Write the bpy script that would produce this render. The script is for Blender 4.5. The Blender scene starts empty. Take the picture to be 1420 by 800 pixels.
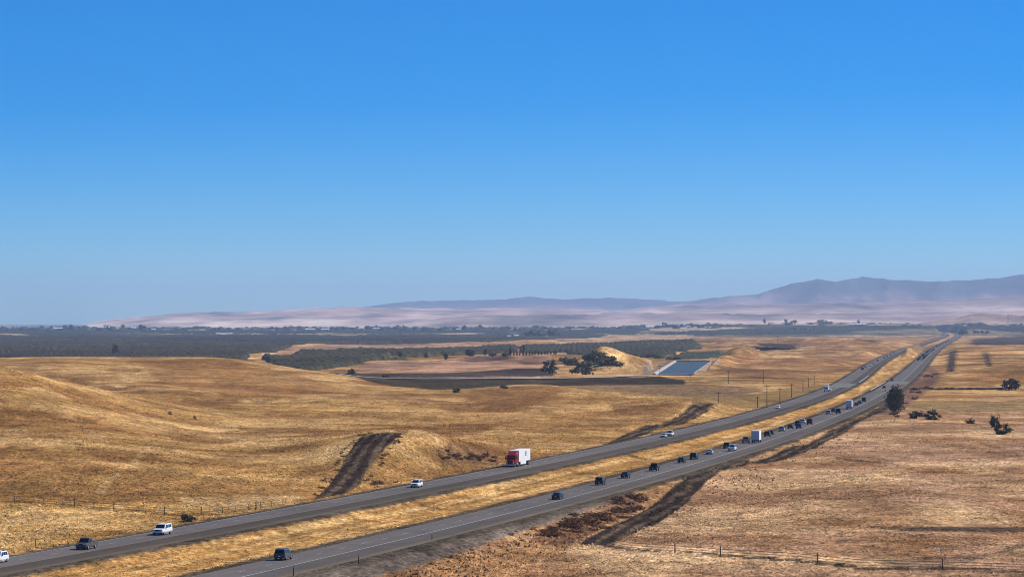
import bpy, math, random
import numpy as np
from math import radians, sin, cos, pi
from mathutils import Vector, Matrix

random.seed(7)
RNG = np.random.default_rng(11)
SC = bpy.context.scene
COL = SC.collection

# ------------------------------------------------------------------ camera, sky, sun, exposure
EYE = 37.0            # metres above the highway
FPX = 5325.0          # focal length in pixels of the 1420 px wide photograph (a 135 mm lens)
HOR = 447.0           # level line in that picture
cam_d = bpy.data.cameras.new('camera')
cam_d.sensor_width = 36.0
cam_d.lens = 135.0
cam_d.shift_y = (HOR - 400.0) / 1420.0
cam_d.clip_start = 1.0
cam_d.clip_end = 150000.0
cam = bpy.data.objects.new('camera', cam_d)
COL.objects.link(cam)
cam.location = (0, 0, EYE)
cam.rotation_euler = (radians(90), 0, 0)
SC.camera = cam

SUN_EL = radians(42)
SUN_AZ = radians(66)          # clockwise from the view direction (+Y): to the right, a little beyond
world = bpy.data.worlds.new('World')
SC.world = world
world.use_nodes = True
wn = world.node_tree.nodes
wl = world.node_tree.links
sky = wn.new('ShaderNodeTexSky')
sky.sky_type = 'NISHITA'
sky.sun_disc = False
sky.sun_elevation = SUN_EL
sky.sun_rotation = SUN_AZ
sky.altitude = 300
sky.air_density = 1.0
sky.dust_density = 0.9
sky.ozone_density = 4.0
bg = wn['Background']
bg.inputs['Strength'].default_value = 0.102
# the polarised, deep-blue sky of the photograph: look a little higher into the sky dome at every height, one tint overall
tc = wn.new('ShaderNodeTexCoord')
sep = wn.new('ShaderNodeSeparateXYZ')
comb = wn.new('ShaderNodeCombineXYZ')
mm = wn.new('ShaderNodeMath'); mm.operation = 'MULTIPLY_ADD'
mm.inputs[1].default_value = 3.0
mm.inputs[2].default_value = 0.02
wl.new(tc.outputs['Generated'], sep.inputs[0])
wl.new(sep.outputs[0], comb.inputs[0]); wl.new(sep.outputs[1], comb.inputs[1])
wl.new(sep.outputs[2], mm.inputs[0]); wl.new(mm.outputs[0], comb.inputs[2])
nrm = wn.new('ShaderNodeVectorMath'); nrm.operation = 'NORMALIZE'
wl.new(comb.outputs[0], nrm.inputs[0])
wl.new(nrm.outputs[0], sky.inputs['Vector'])
hs = wn.new('ShaderNodeHueSaturation')
hs.inputs['Saturation'].default_value = 1.68
wl.new(sky.outputs[0], hs.inputs['Color'])
tn = wn.new('ShaderNodeMix'); tn.data_type = 'RGBA'; tn.blend_type = 'MULTIPLY'
tn.inputs[0].default_value = 1.0
tn.inputs[7].default_value = (0.82, 1.20, 1.36, 1)
wl.new(hs.outputs[0], tn.inputs[6])
wl.new(tn.outputs[2], bg.inputs['Color'])

sun_d = bpy.data.lights.new('sun', 'SUN')
sun_d.energy = 5.0
sun_d.angle = radians(0.53)
sun_d.color = (1.0, 0.93, 0.82)
sun = bpy.data.objects.new('sun', sun_d)
COL.objects.link(sun)
sdir = Vector((sin(SUN_AZ) * cos(SUN_EL), cos(SUN_AZ) * cos(SUN_EL), sin(SUN_EL)))
sun.rotation_euler = (-sdir).to_track_quat('-Z', 'Y').to_euler()
sun.location = (300, 200, 600)

vs = SC.view_settings
vs.view_transform = 'Standard'
vs.look = 'None'
vs.gamma = 1.0
vs.use_curve_mapping = False
vs.exposure = 0.14
cy = SC.cycles
cy.max_bounces = 5
cy.diffuse_bounces = 2
cy.glossy_bounces = 3
cy.transmission_bounces = 4
cy.volume_bounces = 1
cy.use_denoising = True
cy.pixel_filter_type = 'BLACKMAN_HARRIS'
cy.filter_width = 1.0

# ------------------------------------------------------------------ materials
MATS = {}
def principled(name, color, rough=0.8, spec=0.2, metal=0.0, noise=None, noise_amt=0.2):
    if name in MATS: return MATS[name]
    m = bpy.data.materials.new(name); m.use_nodes = True
    nt = m.node_tree; p = nt.nodes['Principled BSDF']
    p.inputs['Base Color'].default_value = (*color, 1)
    p.inputs['Roughness'].default_value = rough
    p.inputs['Specular IOR Level'].default_value = spec
    p.inputs['Metallic'].default_value = metal
    if noise:
        t = nt.nodes.new('ShaderNodeTexCoord')
        n = nt.nodes.new('ShaderNodeTexNoise'); n.inputs['Scale'].default_value = noise
        n.inputs['Detail'].default_value = 4
        r = nt.nodes.new('ShaderNodeMapRange')
        r.inputs[1].default_value = 0.3; r.inputs[2].default_value = 0.7
        r.inputs[3].default_value = 1 - noise_amt; r.inputs[4].default_value = 1 + noise_amt
        mx = nt.nodes.new('ShaderNodeMix'); mx.data_type = 'RGBA'; mx.blend_type = 'MULTIPLY'
        mx.inputs[0].default_value = 1.0
        mx.inputs[6].default_value = (*color, 1)
        nt.links.new(t.outputs['Object'], n.inputs['Vector'])
        nt.links.new(n.outputs[0], r.inputs[0])
        nt.links.new(r.outputs[0], mx.inputs[7])
        nt.links.new(mx.outputs[2], p.inputs['Base Color'])
    if name.startswith('paint_'): p.inputs['Coat Weight'].default_value = .12; p.inputs['Coat Roughness'].default_value = .06
    MATS[name] = m
    return m

def attr_mat(name, scales, amts, rough=1.0, spec=0.0, bump=0.0, bump_scale=0.6, stretch=(1, 1, 1)):
    """base colour from the 'col' attribute, varied by several sizes of noise in world metres"""
    m = bpy.data.materials.new(name); m.use_nodes = True
    nt = m.node_tree; N = nt.nodes; L = nt.links
    p = N['Principled BSDF']
    p.inputs['Roughness'].default_value = rough
    p.inputs['Specular IOR Level'].default_value = spec
    a = N.new('ShaderNodeAttribute'); a.attribute_name = 'col'
    t = N.new('ShaderNodeTexCoord')
    mp = N.new('ShaderNodeMapping'); mp.inputs['Scale'].default_value = stretch
    L.new(t.outputs['Object'], mp.inputs['Vector'])
    cur = a.outputs['Color']
    for s, am in zip(scales, amts):
        n = N.new('ShaderNodeTexNoise'); n.inputs['Scale'].default_value = 1.0 / s
        n.inputs['Detail'].default_value = 3; n.inputs['Roughness'].default_value = 0.6
        L.new(mp.outputs[0], n.inputs['Vector'])
        r = N.new('ShaderNodeMapRange')
        r.inputs[1].default_value = 0.32; r.inputs[2].default_value = 0.68
        r.inputs[3].default_value = 1 - am; r.inputs[4].default_value = 1 + am
        L.new(n.outputs[0], r.inputs[0])
        mx = N.new('ShaderNodeMix'); mx.data_type = 'RGBA'; mx.blend_type = 'MULTIPLY'
        mx.inputs[0].default_value = 1.0
        L.new(cur, mx.inputs[6]); L.new(r.outputs[0], mx.inputs[7])
        cur = mx.outputs[2]
    L.new(cur, p.inputs['Base Color'])
    if bump > 0:
        n = N.new('ShaderNodeTexNoise'); n.inputs['Scale'].default_value = 1.0 / bump_scale
        n.inputs['Detail'].default_value = 3
        L.new(mp.outputs[0], n.inputs['Vector'])
        b = N.new('ShaderNodeBump'); b.inputs['Strength'].default_value = bump
        b.inputs['Distance'].default_value = 0.45
        L.new(n.outputs[0], b.inputs['Height']); L.new(b.outputs[0], p.inputs['Normal'])
    MATS[name] = m
    return m

M_GROUND = attr_mat('dry_ground', (90, 22, 5, 1.2, .5), (0.15, 0.24, 0.32, 0.42, .35), bump=0.9, bump_scale=1.2, stretch=(1, .4, 1))
M_ROAD = attr_mat('asphalt', (60, 7, 0.8), (0.10, 0.10, 0.12), rough=0.9, spec=0.06)
M_HILL = attr_mat('hill', (2600, 700, 170), (0.16, 0.22, 0.25))
M_ORCH = attr_mat('orchard_leaf', (400, 40, 7), (0.25, 0.2, 0.3), rough=0.9, spec=0.05)
M_LEAF = principled('dark_leaf', (0.07, 0.07, 0.034), 0.8, 0.15, noise=1.2, noise_amt=0.45)
M_LEAF2 = principled('grey_leaf', (0.13, 0.12, 0.062), 0.8, 0.15, noise=1.0, noise_amt=0.4)
M_DRYLEAF = principled('red_brush', (0.17, 0.085, 0.045), 0.95, 0.05, noise=1.5, noise_amt=0.5)
M_BARK = principled('bark', (0.10, 0.075, 0.055), 0.95, 0.05, noise=3, noise_amt=0.3)
M_WOOD = principled('weathered_wood', (0.10, 0.075, 0.055), 0.95, 0.05, noise=3, noise_amt=0.3)
M_WIRE = principled('fence_wire', (0.09, 0.07, 0.06), 0.7, 0.3)
M_STEEL = principled('galvanised_steel', (0.55, 0.55, 0.53), 0.5, 0.4, noise=2, noise_amt=0.1)
M_CONC = principled('concrete', (0.42, 0.38, 0.33), 0.9, 0.1, noise=0.3, noise_amt=0.15)
M_WHITE = principled('white_paint', (0.75, 0.75, 0.73), 0.55, 0.3, noise=0.8, noise_amt=0.06)
M_ROOF = principled('metal_roof', (0.70, 0.71, 0.72), 0.5, 0.3, noise=0.2, noise_amt=0.1)
M_ROOF2 = principled('brown_roof', (0.22, 0.16, 0.13), 0.8, 0.1, noise=0.5, noise_amt=0.2)
M_GLASS = principled('tinted_glass', (0.008, 0.008, 0.008), 0.15, 0.25)
M_TYRE = principled('tyre', (0.02, 0.02, 0.02), 0.9, 0.1, noise=8, noise_amt=0.2)
M_RIM = principled('rim', (0.45, 0.45, 0.46), 0.35, 0.5, metal=0.6)
M_LAMP = principled('lamp_glass', (0.75, 0.76, 0.78), 0.15, 0.6)
M_TAIL = principled('tail_lamp', (0.35, 0.015, 0.012), 0.25, 0.5)
M_TRIM = principled('dark_trim', (0.03, 0.03, 0.032), 0.6, 0.3, noise=4, noise_amt=0.2)
M_PAPER = principled('plate', (0.7, 0.7, 0.66), 0.6, 0.2)
PAINT = {k: principled('paint_' + k, c, 0.35, 0.22) for k, c in {
    'white': (0.78, 0.78, 0.78), 'silver': (0.42, 0.43, 0.45), 'grey': (0.085, 0.08, 0.075), 'black': (0.009, 0.008, 0.007),
    'navy': (0.012, 0.014, 0.03), 'blue': (0.05, 0.09, 0.22), 'maroon': (0.12, 0.02, 0.02), 'red': (0.24, 0.010, 0.006),
    'tan': (0.30, 0.26, 0.19)}.items()}
M_WATER = bpy.data.materials.new('canal_water'); M_WATER.use_nodes = True
def _water():
    nt = M_WATER.node_tree; p = nt.nodes['Principled BSDF']
    p.inputs['Base Color'].default_value = (0.07, 0.10, 0.115, 1)
    p.inputs['Roughness'].default_value = 0.45
    p.inputs['IOR'].default_value = 1.33
    p.inputs['Specular IOR Level'].default_value = 0.06
    t = nt.nodes.new('ShaderNodeTexCoord')
    n = nt.nodes.new('ShaderNodeTexNoise'); n.inputs['Scale'].default_value = 0.5; n.inputs['Detail'].default_value = 3
    b = nt.nodes.new('ShaderNodeBump'); b.inputs['Strength'].default_value = 1.0; b.inputs['Distance'].default_value = 1.2
    nt.links.new(t.outputs['Object'], n.inputs['Vector'])
    nt.links.new(n.outputs[0], b.inputs['Height']); nt.links.new(b.outputs[0], p.inputs['Normal'])
_water()

# ------------------------------------------------------------------ helpers
def tag(o, label=None, cat=None, group=None, kind=None):
    if label: o['label'] = label
    if cat: o['category'] = cat
    if group: o['group'] = group
    if kind: o['kind'] = kind
    return o

def np_mesh(name, V, F, mat, col=None, smooth=False):
    """mesh from numpy arrays; F is (n,3) or (n,4)"""
    me = bpy.data.meshes.new(name)
    V = np.asarray(V, np.float32); F = np.asarray(F, np.int32)
    k = F.shape[1]
    me.vertices.add(len(V)); me.vertices.foreach_set('co', V.ravel())
    me.loops.add(F.size); me.loops.foreach_set('vertex_index', F.ravel())
    me.polygons.add(len(F))
    me.polygons.foreach_set('loop_start', np.arange(0, F.size, k, dtype=np.int32))
    me.polygons.foreach_set('loop_total', np.full(len(F), k, np.int32))
    if smooth: me.polygons.foreach_set('use_smooth', np.ones(len(F), bool))
    if col is not None:
        a = me.attributes.new('col', 'FLOAT_COLOR', 'POINT')
        c4 = np.ones((len(V), 4), np.float32); c4[:, :3] = col
        a.data.foreach_set('color', c4.ravel())
    me.materials.append(mat)
    me.update(calc_edges=True)
    return me

def link(name, me, parent=None):
    o = bpy.data.objects.new(name, me)
    COL.objects.link(o)
    if parent is not None: o.parent = parent
    return o

def empty(name, loc=(0, 0, 0), rz=0.0):
    o = bpy.data.objects.new(name, None)
    COL.objects.link(o)
    o.location = loc; o.rotation_euler = (0, 0, rz)
    o.empty_display_size = 0.5
    return o

class MB:
    """collects polygons for one mesh"""
    def __init__(s): s.v = []; s.f = []; s.m = []
    def poly(s, pts, mi=0):
        b = len(s.v); s.v += [tuple(p) for p in pts]; s.f.append(tuple(range(b, b + len(pts)))); s.m.append(mi)
    def raw(s, vs_, fs_, mi=0):
        b = len(s.v); s.v += [tuple(p) for p in vs_]
        for f in fs_: s.f.append(tuple(i + b for i in f)); s.m.append(mi)
    def box(s, x0, x1, y0, y1, z0, z1, mi=0, tx=0.0, ty=0.0):
        v = [(x0, y0, z0), (x1, y0, z0), (x1, y1, z0), (x0, y1, z0),
             (x0 + tx, y0 + ty, z1), (x1 - tx, y0 + ty, z1), (x1 - tx, y1 - ty, z1), (x0 + tx, y1 - ty, z1)]
        s.raw(v, [(3, 2, 1, 0), (4, 5, 6, 7), (0, 1, 5, 4), (1, 2, 6, 5), (2, 3, 7, 6), (3, 0, 4, 7)], mi)
    def loft(s, rings, mi=0, cap=True):
        n = len(rings[0]); b = len(s.v)
        for r in rings: s.v += [tuple(p) for p in r]
        for i in range(len(rings) - 1):
            for j in range(n):
                a = b + i * n + j; c = b + i * n + (j + 1) % n
                s.f.append((a, c, c + n, a + n)); s.m.append(mi)
        if cap:
            s.f.append(tuple(b + j for j in reversed(range(n)))); s.m.append(mi)
            e = b + (len(rings) - 1) * n
            s.f.append(tuple(e + j for j in range(n))); s.m.append(mi)
    def tube(s, p0, p1, r0, r1=None, n=6, mi=0):
        r1 = r0 if r1 is None else r1
        p0 = Vector(p0); p1 = Vector(p1); d = (p1 - p0).normalized()
        u = d.orthogonal().normalized(); w = d.cross(u)
        rings = []
        for p, r in ((p0, r0), (p1, r1)):
            rings.append([p + (u * cos(2 * pi * k / n) + w * sin(2 * pi * k / n)) * r for k in range(n)])
        s.loft(rings, mi)
    def mesh(s, name, mats, smooth=False):
        me = bpy.data.meshes.new(name)
        me.from_pydata(s.v, [], s.f)
        for m in (mats if isinstance(mats, (list, tuple)) else [mats]): me.materials.append(m)
        if any(s.m): me.polygons.foreach_set('material_index', s.m)
        if smooth: me.polygons.foreach_set('use_smooth', [True] * len(s.f))
        me.update()
        return me
    def build(s, name, mat, parent=None, smooth=False):
        return link(name, s.mesh(name, mat, smooth), parent)

def _hash(ix, iy, seed):
    h = (ix.astype(np.int64) * 374761393 + iy.astype(np.int64) * 668265263 + seed * 974634533) & 0xffffffff
    h = ((h ^ (h >> 13)) * 1274126177) & 0xffffffff
    return ((h ^ (h >> 16)) & 0xffff).astype(np.float64) / 65535.0
def vnoise(x, y, seed=0):
    ix = np.floor(x); iy = np.floor(y)
    fx = x - ix; fy = y - iy
    fx = fx * fx * (3 - 2 * fx); fy = fy * fy * (3 - 2 * fy)
    a = _hash(ix, iy, seed); b = _hash(ix + 1, iy, seed); c = _hash(ix, iy + 1, seed); d = _hash(ix + 1, iy + 1, seed)
    return (a + (b - a) * fx) * (1 - fy) + (c + (d - c) * fx) * fy
def fbm(x, y, seed=0, oct=4):
    s = 0; a = 0.5; t = 0
    for k in range(oct):
        s = s + a * vnoise(x, y, seed + k * 17); t += a; a *= 0.5; x = x * 2.03 + 7.1; y = y * 2.03 + 3.7
    return s / t * 2 - 1
def smooth01(t):
    t = np.clip(t, 0, 1); return t * t * (3 - 2 * t)

def P(u, v, z=0.0):
    """the spot at height z seen at a point of the photograph"""
    D = (EYE - z) * FPX / (v - HOR)
    return np.array([(u - 710.0) / FPX * D, D, z])
def zof(v, D): return EYE - (v - HOR) * D / FPX

# ------------------------------------------------------------------ the two carriageways (plan curves X(Y), level road)
ROAD_W = 6.7     # half width of the asphalt
def smooth_curve(pts, ext):
    pts = np.array(pts); ys = pts[:, 1]; xs = pts[:, 0]
    k = np.polyfit(np.log(ys), xs / ys, 5)
    def fx(y): return np.polyval(k, np.log(np.maximum(y, 300.0))) * y
    return fx
eA_out = [P(u, v) for u, v in ((0, 767), (100, 749.5), (240, 731.5), (355, 707), (440, 689), (560, 670), (680, 647.5), (740, 635), (820, 622.5), (900, 608.5), (940, 598), (1020, 578), (1060, 568), (1100, 558))]
eA_in = [P(u, v) for u, v in ((40, 799), (130, 779), (240, 755.4), (440, 714), (560, 690.5), (680, 663), (740, 652), (820, 637), (900, 621), (940, 611), (1020, 588.5), (1060, 580), (1100, 570), (1180, 536))]
eB_in = [P(u, v) for u, v in ((262, 800), (440, 758.5), (560, 730.6), (680, 704), (820, 672), (900, 650.7), (940, 635), (1020, 612.7), (1060, 601), (1100, 589), (1180, 559), (1220, 534), (1270, 500), (1304, 476), (1337, 468))]
far = [(391 + 0.119 * (y - 3717) , y) for y in (4500, 5500, 7000, 9000, 11000, 13000)]
def shift(pts, d):
    """move a polyline sideways (to the right) by d metres"""
    pts = np.array([p[:2] for p in pts]); pts = pts[np.argsort(pts[:, 1])]
    t = np.gradient(pts, axis=0); t /= np.linalg.norm(t, axis=1)[:, None]
    return pts + np.stack([t[:, 1], -t[:, 0]], 1) * d
cB = np.concatenate([shift(eB_in, ROAD_W), np.array(far) + [ROAD_W, 0]])
cA = np.concatenate([shift(eA_out, ROAD_W), shift(eA_in, -ROAD_W)])
farA = [(x - 33.0, y) for x, y in ((313 + 0.113 * (y - 3397) + 13, y) for y in (2600, 3000, 3397))]
farA += [(391 + 0.119 * (y - 3717) - 32, y) for y in (3717, 4500, 5500, 7000, 9000, 11000, 13000)]
cA = np.concatenate([cA, np.array(farA)])
XB = smooth_curve(cB, 0)
_ga = [(p[1], XB(p[1]) - p[0]) for p in cA if p[1] < 2400]
_gk = np.polyfit(np.log([g[0] for g in _ga]), [g[1] for g in _ga], 2)
_gy = np.concatenate([np.arange(380, 1700, 40.), [2226, 2600, 3000, 3400, 4300, 5000, 7000, 17000]])
_gg = np.concatenate([np.polyval(_gk, np.log(np.arange(380, 1700, 40.))), [29.5, 33, 37, 40, 42, 41, 36, 34]])
_gf = np.arange(350, 17000, 20.)
_gs = np.convolve(np.pad(np.interp(_gf, _gy, _gg), 15, mode='edge'), np.ones(31) / 31, 'valid')

def XA(y): return XB(y) - np.interp(y, _gf, _gs)
def tang(fx, y):
    d = 2.0
    t = np.array([fx(y + d) - fx(y - d), 2 * d]); return t / np.linalg.norm(t)
_ys = np.linspace(350, 16000, 4000)
_cosA = np.cos(np.arctan(np.gradient(XA(_ys), _ys))); _cosB = np.cos(np.arctan(np.gradient(XB(_ys), _ys)))
def dA(X, Y): return (X - XA(Y)) * np.interp(Y, _ys, _cosA)      # signed distance, + to the right
def dB(X, Y): return (X - XB(Y)) * np.interp(Y, _ys, _cosB)

# ------------------------------------------------------------------ terrain heights
CP = []   # (u, D, z)
def cv(u, D, v): CP.append((u, D, zof(v, D)))
def cz(u, D, z): CP.append((u, D, z))
for u in (-260, -120, 0):
    cz(u, 700, .3); cv(u, 780, 690); cv(u, 900, 640); cv(u, 1000, 600); cv(u, 1150, 556); cv(u, 1300, 518); cz(u, 1450, 19)
    cz(u, 1800, 12.5); cv(u, 2200, 511); cv(u, 2600, 497); cz(u, 3000, 4)
for a in ((100, 850, 655), (100, 1000, 605), (100, 1200, 563), (100, 1400, 534), (100, 2200, 509), (100, 2600, 495.5),
          (200, 900, 645), (200, 1100, 600), (200, 1300, 571), (200, 1500, 549), (200, 1800, 530), (200, 2300, 506), (200, 2600, 496),
          (300, 900, 655), (300, 1200, 601), (300, 1500, 566), (300, 1800, 541), (300, 2200, 514), (300, 2600, 496.5),
          (350, 2550, 499.5), (385, 2450, 511), (385, 1900, 535), (385, 1500, 567), (385, 1150, 603),
          (430, 2350, 515), (480, 2250, 524), (480, 1800, 549), (480, 1400, 581), (520, 2150, 532), (560, 2050, 537), (560, 1600, 566),
          (630, 1950, 542), (700, 1950, 537), (760, 1950, 533.5), (640, 1950, 542.5), (800, 1950, 541), (660, 1680, 566), (720, 1690, 560), (770, 1700, 552), (800, 1720, 548.5), (860, 1720, 547.5), (920, 1700, 549.5), (960, 1680, 552), (150, 1450, 541), (990, 1560, 557),
          (540, 1000, 599), (575, 1000, 598.5), (620, 1005, 606), (655, 1010, 622), (500, 900, 650), (520, 940, 622)): cv(*a)
for a in ((100, 750, .5), (100, 1600, 9), (100, 1900, 5.5), (150, 1700, 6), (720, 1810, -.5), (780, 1830, -.5), (840, 1850, -.5), (900, 1880, -.5), (100, 3000, 4), (200, 3000, 4), (300, 3000, 3), (385, 2900, 0), (480, 2700, 0),
          (560, 1220, 3.0), (620, 1250, 2.5), (700, 1400, .5), (850, 1400, 1.0), (700, 1560, .3), (850, 1540, .8), (900, 1500, 1.5),
          (470, 830, 0.6), (600, 930, 3.0), (560, 2500, 0), (700, 2300, 0), (850, 2200, 0), (960, 2100, 0), (1050, 1900, 0),
          (690, 1040, .5), (760, 1150, 0), (440, 950, 2.5), (440, 1150, 4)): cz(*a)
for y in (560, 640, 720, 800, 900, 1000, 1150, 1300, 1500, 1700, 2000, 2400, 2900, 3400):
    for fx in (XA, XB): cz(710 + fx(y) / y * FPX, y, 0)
for D in (450, 600, 800, 1000, 1250, 1600, 2000):
    for u in (950, 1150, 1350, 1550, 1700):
        if (u - 710) / FPX * D > XB(D) + 15: cz(u, D, 0.0 if D > 900 else -0.6)
for D in (2500, 2700, 2900, 3150):
    for u in (520, 600, 680, 760, 840, 920, 1000): cz(u, D, 0.0)
for u, D, v in ((1360, 2700, 511), (1420, 2700, 505), (1500, 2700, 503), (1680, 2700, 503), (1330, 2500, 519)): cv(u, D, v)
for u, D, v in ((1325, 5000, 481.5), (1370, 5000, 480), (1420, 5000, 479), (1600, 5000, 478)): cv(u, D, v)
for u in (1400, 1500, 1680): cz(u, 3600, 3); cz(u, 2200, .5)
for D in (3500, 4200, 5500, 7500):
    for u in (-260, 0, 200, 400, 600, 800, 1000, 1130): cz(u, D, 0.0)
for D in (7000, 8500): 
    for u in (1300, 1500, 1680): cz(u, D, 0)
for u in (-260, 0, 300, 600, 850): cz(u, 10500, 0); cz(u, 15000, 9); cz(u, 20000, 6)
for u in (950, 1100, 1250, 1400, 1680): cz(u, 11000, 2.5); cv(u, 14500, 449.5 if u > 960 else 452); cz(u, 19000, 16)
for u in range(-260, 1700, 240): cz(u, 30000, 5); cz(u, 50000, 5)
CP = np.array(CP)
def _q(u, D): return np.stack([(u - 710.0) / 330.0, np.log(D) * 3.2], -1)
_C = _q(CP[:, 0], CP[:, 1])
def _phi(r2): return np.sqrt(r2 + 0.03)
_r2 = ((_C[:, None] - _C[None]) ** 2).sum(-1)
_W = np.linalg.solve(np.block([[_phi(_r2) - 0.02 * np.eye(len(CP)), np.ones((len(CP), 1))], [np.ones((1, len(CP))), np.zeros((1, 1))]]), np.append(CP[:, 2], 0))
def rbf(u, D):
    q = _q(u, D); out = np.full(u.shape, _W[-1])
    for i in range(len(CP)):
        out += _W[i] * _phi((q[..., 0] - _C[i, 0]) ** 2 + (q[..., 1] - _C[i, 1]) ** 2)
    return out
BUMPS = []   # spoil banks and knolls: (u, D, lateral sigma m, depth sigma m, height)
def bump(u, D, sx, sy, h): BUMPS.append(((u - 710) / FPX * D, D, sx, sy, h))
bump(825, 2900, 9, 40, 9); bump(840, 2900, 10, 40, 8); bump(858, 2920, 11, 45, 7.5); bump(878, 2950, 11, 50, 6); bump(897, 2990, 11, 50, 4.2); bump(912, 3020, 9, 50, 2.5)
bump(1036, 3850, 13, 45, 10.5); bump(1024, 3800, 10, 50, 6.0)
for k_ in range(7): bump(1018 - 6 * k_, 3720 - 120 * k_, 6, 70, 4.5 - .3 * k_)
bump(1060, 3500, 60, 120, 3.0); bump(1120, 3300, 40, 140, 2.5); bump(1100, 4600, 60, 140, 4.0); bump(1180, 6600, 50, 160, 7.0); bump(1110, 6800, 60, 160, 7.0); bump(980, 6500, 60, 200, 5.0)
bump(1160, 5400, 40, 120, 8.0); bump(1232, 4350, 12, 60, 8.0); bump(1218, 4250, 12, 60, 6.5); bump(1205, 4150, 10, 60, 4.0)
bump(410, 4300, 45, 120, 3.0); bump(440, 6000, 70, 150, 3.5); bump(555, 3900, 30, 70, 4.0); bump(620, 3900, 60, 90, 2.5); bump(700, 3700, 40, 90, 4.5); bump(745, 3650, 30, 90, 3.0)
bump(905, 5600, 60, 150, 6.0); bump(1060, 6200, 60, 150, 4.0); bump(1140, 5900, 40, 100, 4.0)
# the canal trench
CAN_L = [P(911, 518.5), P(936, 502.5)]; CAN_R = [P(958, 519.5), P(985, 501.0)]
def canal_side(Y, pts):
    (x0, y0, _), (x1, y1, _) = pts
    return x0 + (x1 - x0) * (Y - y0) / (y1 - y0)

def height(u, D):
    X = (u - 710.0) / FPX * D
    z = rbf(u, D)
    for (bx, by, sx, sy, h) in BUMPS:
        z += h * np.exp(-((X - bx) / sx) ** 2 / 2 - ((D - by) / sy) ** 2 / 2)
    da = dA(X, D); db = dB(X, D)
    near = np.minimum(np.abs(da), np.abs(db))
    corridor = np.where((da > 0) & (db < 0), 0, near)
    w = smooth01((corridor - 10) / 22.0)
    amp = smooth01((corridor - 14) / 60.0)
    amp = amp * np.interp(D, [500, 900, 1400, 2000, 2450, 3200, 4500, 15000], [0.45, .8, 1.9, 1.7, .5, .5, 1.7, 1.6])
    z = z + amp * (np.where(da < 0, 2.1, .9) * fbm(X / 130, D / 170, 3, 3) + 0.35 * fbm(X / 32, D / 45, 9, 3))
    base = -0.16 - 0.05 * np.clip(corridor - 8, 0, 4)
    med = (da > 9) & (db < -9)
    base = np.where(med, -0.16 - 0.8 * smooth01((np.minimum(da, -db) - 9) / 6.0) , base)
    base = np.where((da > 0) & (db < 0), base, base)
    z = base * (1 - w) + z * w
    # a spoil hump in the median where the far carriageway dives behind it
    mid = (da + db) / 2
    z = z + 10.5 * np.exp(-(mid / 5.5) ** 2 / 2) * smooth01((D - 4120) / 160) * (1 - smooth01((D - 4900) / 500)) * ((da > 0) & (db < 0))
    # right-hand embankment below carriageway B, near part
    emb = smooth01((db - 9.5) / 9.0) * (1 - smooth01((db - 34) / 22.0)) * (1 - smooth01((D - 850) / 250.0))
    z = z - 1.6 * emb
    z = np.where(near < 8.4, np.minimum(z, -0.14), z)
    # canal
    cl = canal_side(D, CAN_L); cr = canal_side(D, CAN_R)
    inside = (X > cl - 9) & (X < cr + 9) & (D > 2690) & (D < 3720)
    z = np.where(inside, np.minimum(z, np.where((X > cl) & (X < cr), -2.0, 0.6)), z)
    return z

# ------------------------------------------------------------------ terrain grid (fan shaped tessellation of one height field)
US = np.arange(-240, 1661, 2.0)
DS = np.concatenate([np.arange(350, 560, 15.), np.arange(560, 1700, 6.), np.arange(1700, 4500, 12.), np.arange(4500, 9000, 40.), np.arange(9000, 20000, 130.), np.arange(20000, 52001, 1600.)])
UU, DD = np.meshgrid(US, DS)
XX = (UU - 710.0) / FPX * DD
ZZ = height(UU, DD)
NR, NC = UU.shape

def zat(X, Y):
    X = np.asarray(X, float); Y = np.asarray(Y, float)
    u = 710 + X / Y * FPX
    c = np.clip((u - US[0]) / 2.0, 0, NC - 1.001); r = np.interp(Y, DS, np.arange(NR)); r = np.clip(r, 0, NR - 1.001)
    c0 = c.astype(int); r0 = r.astype(int); fc = c - c0; fr = r - r0
    return (ZZ[r0, c0] * (1 - fc) + ZZ[r0, c0 + 1] * fc) * (1 - fr) + (ZZ[r0 + 1, c0] * (1 - fc) + ZZ[r0 + 1, c0 + 1] * fc) * fr
def G(u, v, dmin=350):
    """first spot of the terrain along a line of sight"""
    c = int(np.clip(round((u - US[0]) / 2.0), 0, NC - 1))
    zr = EYE - (v - HOR) / FPX * DS
    hit = np.nonzero((ZZ[:, c] >= zr) & (DS > dmin))[0]
    if len(hit) == 0: D = 45000.0
    else:
        i = hit[0]
        if i == 0: D = DS[0]
        else:
            a = zr[i - 1] - ZZ[i - 1, c]; b = zr[i] - ZZ[i, c]
            D = DS[i - 1] + (DS[i] - DS[i - 1]) * a / (a - b) if a > 0 else DS[i]
    X = (u - 710.0) / FPX * D
    return np.array([X, D, float(zat(X, D))])

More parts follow.
